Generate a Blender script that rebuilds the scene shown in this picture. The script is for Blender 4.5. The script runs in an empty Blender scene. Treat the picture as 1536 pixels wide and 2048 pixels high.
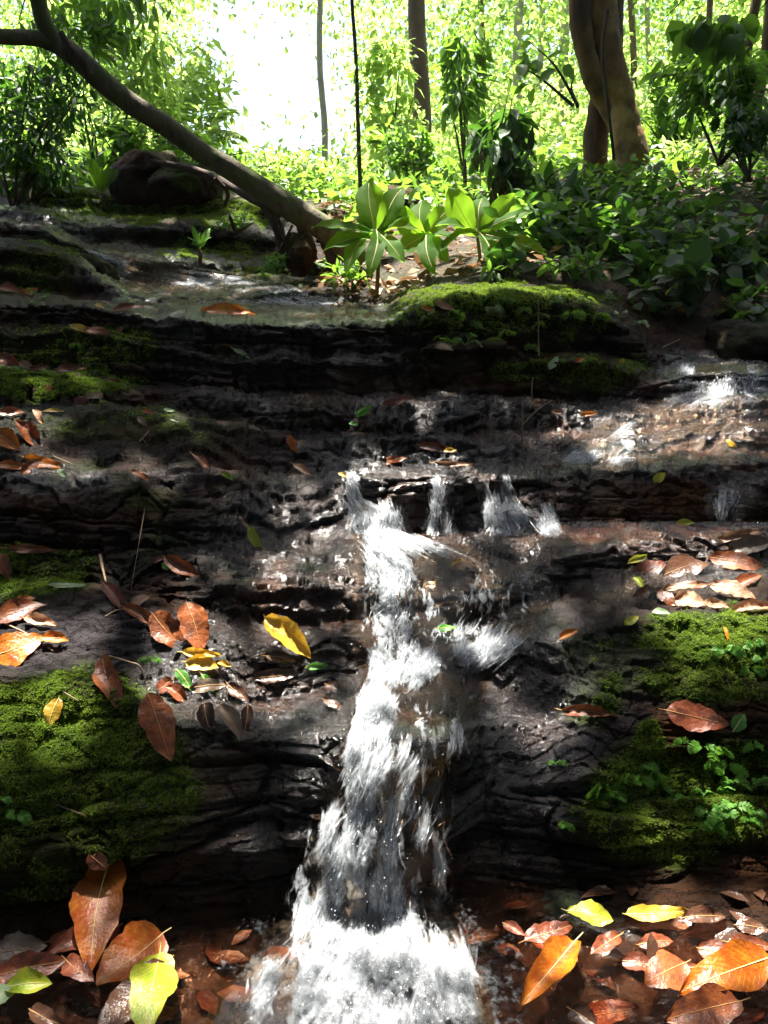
import bpy, math, random
import numpy as np
from mathutils import Vector, Matrix
from mathutils.bvhtree import BVHTree

random.seed(7); rng = np.random.default_rng(11)
SC = bpy.context.scene
COL = SC.collection
# ------------------------------------------------------------------ camera, sky, sun, exposure
FPX, W2, H2 = 1639.0, 768.0, 1024.0
PITCH = math.radians(15.0)
CAMZ = 1.04
cam_d = bpy.data.cameras.new('camera'); cam = bpy.data.objects.new('camera', cam_d); COL.objects.link(cam)
cam_d.sensor_fit = 'VERTICAL'; cam_d.angle = 2 * math.atan(H2 / FPX)
cam_d.clip_start = 0.02; cam_d.clip_end = 400
cam.location = (0, 0, CAMZ); cam.rotation_euler = (math.pi / 2 - PITCH, 0, 0)
SC.camera = cam
SUN_EL, SUN_AZ = math.radians(73), math.radians(-20)      # azimuth measured from +Y towards +X
SUN = Vector((math.sin(SUN_AZ) * math.cos(SUN_EL), math.cos(SUN_AZ) * math.cos(SUN_EL), math.sin(SUN_EL)))
world = bpy.data.worlds.new('World'); SC.world = world; world.use_nodes = True
wn = world.node_tree; sky = wn.nodes.new('ShaderNodeTexSky'); sky.sky_type = 'NISHITA'; sky.sun_disc = False
sky.sun_elevation = SUN_EL; sky.sun_rotation = SUN_AZ; sky.dust_density = 3.0; sky.air_density = 1.0
bg = wn.nodes['Background']; bg.inputs['Strength'].default_value = 0.055
wn.links.new(sky.outputs[0], bg.inputs[0])
sun_d = bpy.data.lights.new('sun', 'SUN'); sun_d.energy = 4.2; sun_d.angle = math.radians(0.55); sun_d.color = (1.0, 0.95, 0.86)
sun_o = bpy.data.objects.new('sun', sun_d); COL.objects.link(sun_o)
sun_o.rotation_euler = SUN.to_track_quat('Z', 'Y').to_euler(); sun_o.location = (0, 0, 12)
vs = SC.view_settings; vs.view_transform = 'Standard'; vs.look = 'None'; vs.exposure = 2.75; vs.gamma = 1.0; vs.use_curve_mapping = False
SC.cycles.max_bounces = 8; SC.cycles.diffuse_bounces = 3; SC.cycles.glossy_bounces = 3
SC.cycles.transmission_bounces = 4; SC.cycles.transparent_max_bounces = 24; SC.cycles.use_denoising = True
SC.cycles.caustics_reflective = False; SC.cycles.caustics_refractive = False

# ------------------------------------------------------------------ pixel -> place
SP, CP = math.sin(PITCH), math.cos(PITCH)
def P(px, py, d):
    """point at depth Y=d on the ray of photo pixel (px,py); arrays allowed"""
    a = (np.asarray(px, float) - W2) / FPX; b = -(np.asarray(py, float) - H2) / FPX
    dx = a; dy = CP + b * SP; dz = -SP + b * CP
    t = d / dy
    return np.stack(np.broadcast_arrays(dx * t, dy * t, dz * t + CAMZ), -1)
def RAY(px, py):
    a = (px - W2) / FPX; b = -(py - H2) / FPX
    return Vector((a, CP + b * SP, -SP + b * CP)).normalized()
def PIX(V):
    V = np.asarray(V, float); x = V[..., 0]; y = V[..., 1]; z = V[..., 2] - CAMZ
    f = y * CP - z * SP; u = y * SP + z * CP
    f = np.where(np.abs(f) < 1e-4, 1e-4, f)
    return x / f * FPX + W2, H2 - u / f * FPX, f
CAMP = Vector((0, 0, CAMZ))

# ------------------------------------------------------------------ numpy noise
def _h(ix, iy, iz, s):
    n = (ix * 73856093) ^ (iy * 19349663) ^ (iz * 83492791) ^ (s * 2654435761)
    n = n & 0xFFFFFFFF
    n = ((n ^ (n >> 13)) * 1274126177) & 0xFFFFFFFF
    n = ((n ^ (n >> 16)) * 2246822519) & 0xFFFFFFFF
    n = n ^ (n >> 15)
    return (n & 0xFFFFFF) / float(0xFFFFFF)
def vnoise(X, s=0):
    X = np.asarray(X, float); i = np.floor(X).astype(np.int64); f = X - i; f = f * f * (3 - 2 * f)
    ix, iy, iz = i[..., 0], i[..., 1], i[..., 2]; fx, fy, fz = f[..., 0], f[..., 1], f[..., 2]
    r = 0
    for a in (0, 1):
        for b in (0, 1):
            for c in (0, 1):
                r = r + _h(ix + a, iy + b, iz + c, s) * (fx if a else 1 - fx) * (fy if b else 1 - fy) * (fz if c else 1 - fz)
    return r * 2 - 1
def fbm(X, o=4, s=0):
    r, a, t = 0, 1, 0
    for k in range(o):
        r = r + a * vnoise(X * (2 ** k) + 13.7 * k, s + k); t += a; a *= .5
    return r / t
def worley(X, s=0):
    i = np.floor(X).astype(np.int64)
    f1 = np.full(X.shape[:-1], 9.); f2 = f1.copy(); idv = np.zeros(X.shape[:-1])
    for a in (-1, 0, 1):
        for b in (-1, 0, 1):
            for c in (-1, 0, 1):
                j = i + np.array([a, b, c]); h1 = _h(j[..., 0], j[..., 1], j[..., 2], s)
                h2 = _h(j[..., 0], j[..., 1], j[..., 2], s + 1); h3 = _h(j[..., 0], j[..., 1], j[..., 2], s + 2)
                d = np.sqrt((j[..., 0] + h1 - X[..., 0]) ** 2 + (j[..., 1] + h2 - X[..., 1]) ** 2 + (j[..., 2] + h3 - X[..., 2]) ** 2)
                nf = d < f1
                f2 = np.where(nf, f1, np.minimum(f2, d)); idv = np.where(nf, h1 * 7.31 % 1, idv); f1 = np.where(nf, d, f1)
    return f1, f2, idv
def sstep(a, b, x):
    t = np.clip((x - a) / (b - a), 0, 1); return t * t * (3 - 2 * t)

# ------------------------------------------------------------------ object helpers
def tag(o, label=None, cat=None, group=None, kind=None):
    if label: o['label'] = label
    if cat: o['category'] = cat
    if group: o['group'] = group
    if kind: o['kind'] = kind
    return o
def link(name, me, parent=None, loc=None):
    o = bpy.data.objects.new(name, me); COL.objects.link(o)
    if parent is not None: o.parent = parent
    if loc is not None: o.location = loc
    return o
def empty(name, loc, label, cat, group=None):
    o = link(name, None, None, loc); o.empty_display_size = .05
    return tag(o, label, cat, group)
def npmesh(name, V, F, mat, smooth=True, uv=None, attrs=None):
    """V (n,3); F (m,3|4) int array; uv per vertex"""
    V = np.asarray(V, np.float32).reshape(-1, 3); F = np.asarray(F, np.int32); k = F.shape[1]; m = len(F)
    me = bpy.data.meshes.new(name)
    me.vertices.add(len(V)); me.vertices.foreach_set('co', V.ravel())
    me.loops.add(m * k); me.loops.foreach_set('vertex_index', F.ravel())
    me.polygons.add(m); me.polygons.foreach_set('loop_start', np.arange(0, m * k, k, dtype=np.int32))
    me.polygons.foreach_set('use_smooth', np.full(m, smooth))
    if uv is not None:
        l = me.uv_layers.new(name='UVMap'); l.data.foreach_set('uv', np.asarray(uv, np.float32)[F.ravel()].ravel())
    for an, av in (attrs or {}).items():
        a = me.attributes.new(an, 'FLOAT', 'POINT'); a.data.foreach_set('value', np.asarray(av, np.float32).ravel())
    me.update(calc_edges=True)
    if mat: me.materials.append(mat)
    return me
def grid_faces(nr, nc):
    a = np.arange(nr * nc).reshape(nr, nc)
    return np.stack([a[:-1, :-1], a[:-1, 1:], a[1:, 1:], a[1:, :-1]], -1).reshape(-1, 4)
def tube_data(pts, rad, seg=8, noise=0.0, s=0):
    pts = np.asarray(pts, float); n = len(pts); rad = np.broadcast_to(np.asarray(rad, float), (n,))
    T = np.gradient(pts, axis=0); T /= np.linalg.norm(T, axis=1, keepdims=True) + 1e-9
    up = np.array([0, 0, 1.]) if abs(T[0][2]) < .8 else np.array([1., 0, 0])
    V = []
    x = np.cross(up, T[0]); x /= np.linalg.norm(x)
    for i in range(n):
        x = x - T[i] * np.dot(x, T[i]); x /= np.linalg.norm(x) + 1e-9; y = np.cross(T[i], x)
        for k in range(seg):
            a = 2 * math.pi * k / seg
            V.append(pts[i] + (x * math.cos(a) + y * math.sin(a)) * rad[i])
    V = np.array(V)
    if noise:
        c = np.repeat(pts, seg, 0); dv = V - c
        L = np.linalg.norm(dv, axis=1, keepdims=True)
        nn = fbm(V * (1.2 / max(rad.max(), 1e-3)), 3, s)[:, None]
        V = c + dv * (1 + noise * nn)
    F = []
    for i in range(n - 1):
        for k in range(seg):
            F.append([i * seg + k, i * seg + (k + 1) % seg, (i + 1) * seg + (k + 1) % seg, (i + 1) * seg + k])
    # end caps as quads fan
    for base in (0, (n - 1) * seg):
        for k in range(1, seg - 1, 2):
            F.append([base, base + k, base + k + 1, base + min(k + 2, seg - 1)] if k + 2 < seg else [base, base + k, base + k + 1, base + k + 1])
    F = [f for f in F if len(set(f)) == 4]
    return V, np.array(F)
def smooth_path(pts, n):
    """Catmull-Rom through the points (extra columns such as radius pass through)"""
    pts = np.asarray(pts, float); p = np.vstack([2 * pts[0] - pts[1], pts, 2 * pts[-1] - pts[-2]])
    out = []
    for t in np.linspace(0, len(pts) - 1 - 1e-6, n):
        i = int(t); f = t - i; a, b, c, d = p[i], p[i + 1], p[i + 2], p[i + 3]
        out.append(.5 * ((2 * b) + (-a + c) * f + (2 * a - 5 * b + 4 * c - d) * f * f + (-a + 3 * b - 3 * c + d) * f ** 3))
    return np.array(out)
def merge(parts):
    Vs, Fs, o = [], [], 0
    for V, F in parts:
        Vs.append(V); Fs.append(np.asarray(F) + o); o += len(V)
    return np.concatenate(Vs), np.concatenate(Fs)
def frames(along, nrm):
    """rotation matrices with columns X(side), Y(along), Z(normal)"""
    y = along / (np.linalg.norm(along, axis=-1, keepdims=True) + 1e-9)
    z = nrm - y * np.sum(nrm * y, -1, keepdims=True); z /= np.linalg.norm(z, axis=-1, keepdims=True) + 1e-9
    x = np.cross(y, z)
    return np.stack([x, y, z], -1)
def scatter(T, F, pos, R, sc, uvT=None):
    """instances of template T (k,3) as one mesh's data"""
    n, k = len(pos), len(T); sc = np.asarray(sc, float)
    if sc.ndim == 1: sc = np.repeat(sc[:, None], 3, 1)
    V = np.einsum('nij,nkj->nki', R, T[None] * sc[:, None, :]) + pos[:, None, :]
    FF = (F[None] + (np.arange(n) * k)[:, None, None]).reshape(-1, F.shape[1])
    rnd = np.repeat(rng.random(n), k)
    return V.reshape(-1, 3), FF, (np.tile(uvT, (n, 1)) if uvT is not None else None), rnd

# ------------------------------------------------------------------ materials
def newmat(name):
    m = bpy.data.materials.new(name); m.use_nodes = True; nt = m.node_tree; nt.nodes.clear()
    out = nt.nodes.new('ShaderNodeOutputMaterial')
    def N(t, **kw):
        n = nt.nodes.new(t)
        for k, v in kw.items():
            if k in n.inputs: n.inputs[k].default_value = v
            else: setattr(n, k, v)
        return n
    def L(a, b): nt.links.new(a, b)
    return m, nt, out, N, L
def rgb(c): return (c[0], c[1], c[2], 1)
def math_n(N, L, op, a, b=None, clamp=False):
    n = N('ShaderNodeMath', operation=op); n.use_clamp = clamp
    for i, v in enumerate((a, b)):
        if v is None: continue
        if isinstance(v, (int, float)): n.inputs[i].default_value = v
        else: L(v, n.inputs[i])
    return n.outputs[0]
def mix_c(N, L, f, a, b):
    n = N('ShaderNodeMix', data_type='RGBA')
    for idx, v in ((0, f), (6, a), (7, b)):
        if isinstance(v, (int, float)): n.inputs[idx].default_value = v
        elif isinstance(v, tuple): n.inputs[idx].default_value = rgb(v)
        else: L(v, n.inputs[idx])
    return n.outputs[2]
def noise_n(N, L, co, scale, detail=6, rough=.6, dist=0):
    n = N('ShaderNodeTexNoise', Scale=scale, Detail=detail, Roughness=rough, Distortion=dist); L(co, n.inputs['Vector']); return n.outputs[0]
def ramp(N, L, f, stops):
    n = N('ShaderNodeValToRGB'); cr = n.color_ramp
    while len(cr.elements) < len(stops): cr.elements.new(.5)
    for e, (p, c) in zip(cr.elements, stops): e.position = p; e.color = rgb(c) if isinstance(c, tuple) else (c, c, c, 1)
    L(f, n.inputs[0]); return n.outputs[0]

def rock_mat():
    m, nt, out, N, L = newmat('wet_layered_rock')
    geo = N('ShaderNodeNewGeometry'); co = geo.outputs['Position']
    mp = N('ShaderNodeMapping'); mp.inputs['Scale'].default_value = (1, 1, 4.5); mp.inputs['Rotation'].default_value = (0, math.radians(3), 0); L(co, mp.inputs[0]); st = mp.outputs[0]
    n1 = noise_n(N, L, co, 5, 8, .65); n2 = noise_n(N, L, st, 14, 8, .7, .4); n3 = noise_n(N, L, co, 60, 6, .7); n4 = noise_n(N, L, co, 2.3, 3, .5)
    base = ramp(N, L, n2, [(.28, (.0022, .0018, .0018)), (.45, (.006, .0048, .0044)), (.58, (.016, .0115, .0095)), (.75, (.060, .040, .029))])
    brown = ramp(N, L, n1, [(.3, (.008, .0034, .0015)), (.5, (.042, .0155, .005)), (.68, (.11, .044, .014))])
    at = lambda k: N('ShaderNodeAttribute', attribute_name=k).outputs['Fac']
    fb = math_n(N, L, 'MULTIPLY', ramp(N, L, n4, [(.42, 0.), (.62, 1.)]), .75)
    fb = math_n(N, L, 'MAXIMUM', fb, math_n(N, L, 'MULTIPLY', at('warm'), ramp(N, L, n1, [(.35, 0.25), (.5, 1.)])), True)
    c = mix_c(N, L, fb, base, brown)
    gr = math_n(N, L, 'MULTIPLY', at('grey'), ramp(N, L, n2, [(.35, .2), (.55, 1.)]))
    dk = N('ShaderNodeHueSaturation', Value=.62, Saturation=1.15); L(c, dk.inputs['Color']); c = dk.outputs[0]
    c = mix_c(N, L, gr, c, ramp(N, L, n3, [(.3, (.010, .0085, .0098)), (.7, (.042, .035, .038))]))
    mosst = ramp(N, L, noise_n(N, L, co, 90, 5, .7), [(.3, (.008, .018, .003)), (.5, (.030, .058, .006)), (.7, (.08, .12, .014))])
    c = mix_c(N, L, math_n(N, L, 'MULTIPLY', at('moss'), ramp(N, L, n3, [(.38, .45), (.5, 1.)]), True), c, mosst)
    rough = math_n(N, L, 'SUBTRACT', ramp(N, L, n3, [(.3, .55), (.7, .85)]), math_n(N, L, 'MULTIPLY', at('wet'), .5))
    rough = math_n(N, L, 'MAXIMUM', math_n(N, L, 'ADD', rough, math_n(N, L, 'MULTIPLY', at('moss'), .35)), .10)
    b = N('ShaderNodeBsdfPrincipled'); L(c, b.inputs['Base Color']); L(rough, b.inputs['Roughness'])
    L(math_n(N, L, 'ADD', math_n(N, L, 'MULTIPLY', at('wet'), .32), .08), b.inputs['Specular IOR Level'])
    b.inputs['Coat Roughness'].default_value = .09
    L(math_n(N, L, 'MULTIPLY', math_n(N, L, 'POWER', at('wet'), 1.5), .6), b.inputs['Coat Weight'])
    vo = N('ShaderNodeTexVoronoi', feature='DISTANCE_TO_EDGE', Scale=16.); wv = N('ShaderNodeVectorMath', operation='ADD'); L(st, wv.inputs[0]); sc_ = N('ShaderNodeVectorMath', operation='SCALE', Scale=.12); nz = N('ShaderNodeTexNoise', Scale=20., Detail=4.); L(co, nz.inputs['Vector']); L(nz.outputs['Color'], sc_.inputs[0]); L(sc_.outputs[0], wv.inputs[1]); L(wv.outputs[0], vo.inputs['Vector'])
    crack = ramp(N, L, vo.outputs['Distance'], [(0., 0.), (.05, 1.)])
    hgt = math_n(N, L, 'ADD', math_n(N, L, 'ADD', math_n(N, L, 'MULTIPLY', n3, .55), math_n(N, L, 'MULTIPLY', crack, .16)), math_n(N, L, 'ADD', math_n(N, L, 'MULTIPLY', n2, .9), math_n(N, L, 'MULTIPLY', noise_n(N, L, co, 220, 4, .6), .12)))
    bu = N('ShaderNodeBump', Strength=1.0, Distance=.013); L(hgt, bu.inputs['Height']); L(bu.outputs[0], b.inputs['Normal'])
    bu2 = N('ShaderNodeBump', Strength=1.0, Distance=.016); L(noise_n(N, L, st, 45, 5, .6, .6), bu2.inputs['Height']); L(bu2.outputs[0], b.inputs['Coat Normal'])
    L(b.outputs[0], out.inputs[0]); return m
def soil_mat():
    m, nt, out, N, L = newmat('forest_soil')
    co = N('ShaderNodeNewGeometry').outputs['Position']
    n1 = noise_n(N, L, co, 6, 8, .7); n2 = noise_n(N, L, co, 28, 6, .7)
    c = ramp(N, L, n2, [(.3, (.018, .010, .006)), (.5, (.06, .035, .018)), (.7, (.17, .095, .045))])
    c = mix_c(N, L, math_n(N, L, 'MULTIPLY', ramp(N, L, n1, [(.45, 0.), (.6, 1.)]), .6), c, (.035, .06, .012))
    b = N('ShaderNodeBsdfPrincipled', Roughness=.85); L(c, b.inputs['Base Color'])
    bu = N('ShaderNodeBump', Strength=1.0, Distance=.05); L(n2, bu.inputs['Height']); L(bu.outputs[0], b.inputs['Normal'])
    L(b.outputs[0], out.inputs[0]); return m
def leaf_mat(name, c1, c2, rough=.4, trans=.35, spot=None, blot=None, vein=None, tc=None, vary=0.35, ns=7, spec=.5):
    """c1/c2 mottled leaf colours; vein = colour of side veins; trans = share of light let through"""
    m, nt, out, N, L = newmat(name)
    uv = N('ShaderNodeUVMap').outputs[0]; sx = N('ShaderNodeSeparateXYZ'); L(uv, sx.inputs[0])
    geo = N('ShaderNodeNewGeometry')
    oi = N('ShaderNodeObjectInfo')
    co = N('ShaderNodeVectorMath', operation='ADD'); L(geo.outputs['Position'], co.inputs[0])
    n1 = noise_n(N, L, geo.outputs['Position'], ns * 4, 5, .6)
    at = N('ShaderNodeAttribute', attribute_name='rnd').outputs['Fac']
    f = math_n(N, L, 'ADD', ramp(N, L, n1, [(.35, 0.), (.65, 1.)]), math_n(N, L, 'MULTIPLY', math_n(N, L, 'SUBTRACT', math_n(N, L, 'ADD', at, oi.outputs['Random']), .5), vary), True)
    c = mix_c(N, L, f, c1, c2)
    hs = N('ShaderNodeHueSaturation'); L(c, hs.inputs['Color']); L(math_n(N, L, 'ADD', math_n(N, L, 'MULTIPLY', at, .5), .75), hs.inputs['Value']); c = hs.outputs[0]
    if vein:
        ab = math_n(N, L, 'ABSOLUTE', math_n(N, L, 'SUBTRACT', sx.outputs[0], .5))
        ph = math_n(N, L, 'MULTIPLY', math_n(N, L, 'SUBTRACT', sx.outputs[1], math_n(N, L, 'MULTIPLY', ab, .5)), 16)
        fr = math_n(N, L, 'FRACT', ph); fr = math_n(N, L, 'ABSOLUTE', math_n(N, L, 'SUBTRACT', fr, .5))
        c = mix_c(N, L, ramp(N, L, fr, [(.40, 0.), (.5, .55)]), c, vein)
    if spot:
        n5 = noise_n(N, L, geo.outputs['Position'], 55, 3, .5)
        c = mix_c(N, L, ramp(N, L, n5, [(.60, 0.), (.66, .9)]), c, spot)
    if blot:
        n6 = noise_n(N, L, geo.outputs['Position'], 34, 6, .7)
        c = mix_c(N, L, ramp(N, L, n6, [(.44, 0.), (.62, .9)]), c, blot)
    b = N('ShaderNodeBsdfPrincipled', Roughness=rough); L(c, b.inputs['Base Color']); b.inputs['Specular IOR Level'].default_value = spec
    bu = N('ShaderNodeBump', Strength=.5, Distance=.004); L(noise_n(N, L, geo.outputs['Position'], 130, 4, .6), bu.inputs['Height']); L(bu.outputs[0], b.inputs['Normal'])
    tr = N('ShaderNodeBsdfTranslucent')
    if tc: tr.inputs[0].default_value = rgb(tc); L(mix_c(N, L, .35, tc, c), tr.inputs[0])
    else: L(c, tr.inputs[0])
    mx = N('ShaderNodeMixShader', Fac=trans); L(b.outputs[0], mx.inputs[1]); L(tr.outputs[0], mx.inputs[2]); L(mx.outputs[0], out.inputs[0])
    return m
def bark_mat(name, c1, c2, c3=None, sc=12, bump=.02):
    m, nt, out, N, L = newmat(name); co = N('ShaderNodeNewGeometry').outputs['Position']
    mp = N('ShaderNodeMapping'); mp.inputs['Scale'].default_value = (1, 1, .35); L(co, mp.inputs[0])
    n = noise_n(N, L, mp.outputs[0], sc, 8, .7, .3); n2 = noise_n(N, L, co, sc * .35, 4, .6)
    c = ramp(N, L, n, [(.3, c1), (.65, c2)])
    if c3: c = mix_c(N, L, ramp(N, L, n2, [(.48, 0.), (.62, .9)]), c, c3)
    b = N('ShaderNodeBsdfPrincipled', Roughness=.8); L(c, b.inputs['Base Color'])
    bu = N('ShaderNodeBump', Strength=1.0, Distance=bump); L(n, bu.inputs['Height']); L(bu.outputs[0], b.inputs['Normal'])
    L(b.outputs[0], out.inputs[0]); return m
def water_mat(name, tint=(.80, .66, .52), bump=.006, scale=30, foam_glint=True, rough=.05, refl=.5, sharp=4.0, cap=.22):
    """clear running water: glossy by fresnel over what lies below, torn white where the 'foam' attribute is high"""
    m, nt, out, N, L = newmat(name)
    uv = N('ShaderNodeUVMap').outputs[0]; geo = N('ShaderNodeNewGeometry')
    mp = N('ShaderNodeMapping'); mp.inputs['Scale'].default_value = (1, .3, 1); L(uv, mp.inputs[0])
    n1 = noise_n(N, L, mp.outputs[0], 60, 7, .65, .5); n0 = noise_n(N, L, geo.outputs['Position'], scale, 5, .6, .4)
    tr = N('ShaderNodeBsdfTransparent'); tr.inputs[0].default_value = rgb(tint)
    gl = N('ShaderNodeBsdfGlossy', Roughness=rough); gl.inputs[0].default_value = (1, 1, 1, 1)
    h = math_n(N, L, 'ADD', n0, math_n(N, L, 'MULTIPLY', n1, .8))
    bu = N('ShaderNodeBump', Strength=1.0, Distance=bump); L(h, bu.inputs['Height']); L(bu.outputs[0], gl.inputs['Normal'])
    fr = N('ShaderNodeFresnel', IOR=1.36); L(bu.outputs[0], fr.inputs['Normal'])
    mx = N('ShaderNodeMixShader'); L(math_n(N, L, 'MINIMUM', math_n(N, L, 'MULTIPLY', fr.outputs[0], refl), cap), mx.inputs[0]); L(tr.outputs[0], mx.inputs[1]); L(gl.outputs[0], mx.inputs[2])
    res = mx.outputs[0]
    if foam_glint:
        at = N('ShaderNodeAttribute', attribute_name='foam_glint').outputs['Fac']
        n2 = ramp(N, L, math_n(N, L, 'ADD', math_n(N, L, 'MULTIPLY', noise_n(N, L, mp.outputs[0], 85, 5, .65, .4), .55), math_n(N, L, 'MULTIPLY', noise_n(N, L, mp.outputs[0], 24, 3, .6, .8), .45)), [(.36, 0.), (.64, 1.)])
        f = math_n(N, L, 'SUBTRACT', math_n(N, L, 'ADD', math_n(N, L, 'MULTIPLY', n2, 1.0), at), 1.0)
        f = math_n(N, L, 'MULTIPLY', f, sharp, True); f = math_n(N, L, 'MULTIPLY', f, .85)
        d = N('ShaderNodeBsdfDiffuse'); d.inputs[0].default_value = (.47, .50, .53, 1); L(bu.outputs[0], d.inputs['Normal'])
        t = N('ShaderNodeBsdfTranslucent'); t.inputs[0].default_value = (.47, .50, .53, 1)
        m2 = N('ShaderNodeMixShader', Fac=.5); L(d.outputs[0], m2.inputs[1]); L(t.outputs[0], m2.inputs[2])
        m3 = N('ShaderNodeMixShader'); L(f, m3.inputs[0]); L(res, m3.inputs[1]); L(m2.outputs[0], m3.inputs[2]); res = m3.outputs[0]
    L(res, out.inputs[0]); return m
def strand_mat(name, dens=.55):
    m, nt, out, N, L = newmat(name); uv = N('ShaderNodeUVMap').outputs[0]; geo = N('ShaderNodeNewGeometry')
    sx = N('ShaderNodeSeparateXYZ'); L(uv, sx.inputs[0])
    d = N('ShaderNodeBsdfDiffuse'); d.inputs[0].default_value = (.62, .65, .68, 1)
    t = N('ShaderNodeBsdfTranslucent'); t.inputs[0].default_value = (.62, .65, .68, 1)
    g = N('ShaderNodeBsdfGlossy', Roughness=.2)
    m2 = N('ShaderNodeMixShader', Fac=.5); L(d.outputs[0], m2.inputs[1]); L(t.outputs[0], m2.inputs[2])
    m4 = N('ShaderNodeMixShader', Fac=.12); L(m2.outputs[0], m4.inputs[1]); L(g.outputs[0], m4.inputs[2])
    tr = N('ShaderNodeBsdfTransparent')
    # fades to clear at the ribbon's edges and ends
    e = math_n(N, L, 'MULTIPLY', math_n(N, L, 'MULTIPLY', sx.outputs[0], math_n(N, L, 'SUBTRACT', 1., sx.outputs[0])), 4)
    v = math_n(N, L, 'MULTIPLY', math_n(N, L, 'MULTIPLY', sx.outputs[1], math_n(N, L, 'SUBTRACT', 1., sx.outputs[1])), 4)
    n = noise_n(N, L, geo.outputs['Position'], 70, 3, .6)
    f = math_n(N, L, 'MULTIPLY', math_n(N, L, 'MULTIPLY', e, v), ramp(N, L, n, [(.35, .2), (.6, 1.)])); f = math_n(N, L, 'MULTIPLY', f, dens * 1.3, True)
    m3 = N('ShaderNodeMixShader'); L(f, m3.inputs[0]); L(tr.outputs[0], m3.inputs[1]); L(m4.outputs[0], m3.inputs[2]); L(m3.outputs[0], out.inputs[0]); return m
ROCK, SOIL = rock_mat(), soil_mat()
LM = {
 'brown': leaf_mat('brown_leaf', (.15, .032, .008), (.26, .072, .018), .38, .15, vein=(.42, .17, .06), blot=(.07, .02, .01)),
 'red': leaf_mat('red_brown_leaf', (.13, .03, .012), (.24, .065, .028), .33, .15, vein=(.30, .10, .05), blot=(.05, .015, .008)),
 'dark': leaf_mat('dark_wet_leaf', (.035, .018, .012), (.09, .04, .022), .22, .08, vein=(.10, .05, .03)),
 'orange': leaf_mat('orange_leaf', (.38, .085, .005), (.55, .18, .010), .32, .25, vein=(.72, .33, .05), blot=(.32, .055, .006)),
 'tan': leaf_mat('pale_tan_leaf', (.26, .125, .065), (.42, .25, .15), .45, .2, vein=(.28, .13, .06), blot=(.22, .10, .05)),
 'yellow': leaf_mat('yellow_leaf', (.44, .24, .015), (.54, .34, .03), .36, .35, vein=(.75, .58, .15), spot=(.35, .16, .02)),
 'lime': leaf_mat('yellow_green_leaf', (.24, .36, .015), (.44, .42, .03), .35, .4, vein=(.65, .70, .15)),
 'green': leaf_mat('fallen_green_leaf', (.05, .18, .02), (.10, .28, .04), .3, .35, vein=(.16, .34, .08)),
 'mint': leaf_mat('pale_green_leaf', (.30, .42, .22), (.40, .52, .30), .45, .3),
 'grey': leaf_mat('grey_brown_leaf', (.12, .085, .06), (.22, .16, .11), .25, .1, vein=(.28, .22, .16)),
 'midrib': leaf_mat('leaf_midrib', (.45, .24, .08), (.55, .30, .10), .5, .1),
 'midrib_pale': leaf_mat('pale_leaf_midrib', (.70, .58, .22), (.75, .62, .25), .5, .1),
 'far': leaf_mat('sunlit_forest_leaf', (.10, .20, .03), (.20, .32, .05), .5, .7, tc=(.60, .80, .20), vary=.8, ns=1),  # backlit glow of the background put into the colour, paler than nearer leaves
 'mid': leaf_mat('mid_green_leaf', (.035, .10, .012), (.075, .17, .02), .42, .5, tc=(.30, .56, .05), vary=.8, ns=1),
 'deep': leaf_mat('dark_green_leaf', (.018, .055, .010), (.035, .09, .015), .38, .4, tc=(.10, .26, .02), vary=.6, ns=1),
 'broad': leaf_mat('broad_plant_leaf', (.030, .10, .008), (.055, .15, .012), .6, .65, tc=(.36, .66, .03), vein=(.11, .22, .05), vary=.3, ns=1, spec=.15),
 'fern': leaf_mat('small_fern_leaf', (.06, .20, .02), (.13, .33, .035), .5, .45, tc=(.30, .55, .06), vary=.6, ns=3),
 'mossleaf': leaf_mat('moss_frond', (.045, .11, .008), (.15, .22, .016), .7, .4, tc=(.28, .42, .02), vary=.8, ns=3),
 'crown': leaf_mat('canopy_leaf', (.015, .05, .008), (.03, .08, .012), .45, .15, vary=.5, ns=1),
 'litter': leaf_mat('forest_litter_leaf', (.10, .045, .02), (.32, .17, .08), .6, .2, vary=1.0, ns=2),
}
BARK = {
 'lean': bark_mat('mossy_smooth_bark', (.035, .030, .016), (.20, .16, .09), (.09, .13, .02), 26, .015),
 'big': bark_mat('brown_flaking_bark', (.045, .022, .010), (.15, .075, .028), (.26, .15, .05), 10, .02),
 'sunlit_gold': bark_mat('sunlit_golden_bark', (.06, .028, .010), (.34, .17, .05), (.55, .34, .11), 9, .02),  # warm sunlight on the forked trunk painted in as brighter, golden bark
 'mid': bark_mat('brown_bark', (.06, .035, .018), (.18, .11, .06), None, 10, .02),
 'pale': bark_mat('pale_bark', (.22, .19, .15), (.42, .38, .31), None, 8, .01),
 'twig': bark_mat('twig_bark', (.14, .09, .05), (.32, .23, .13), None, 60, .001),
 'root': bark_mat('dark_root_bark', (.03, .018, .012), (.11, .07, .045), None, 20, .02),
}
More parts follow.
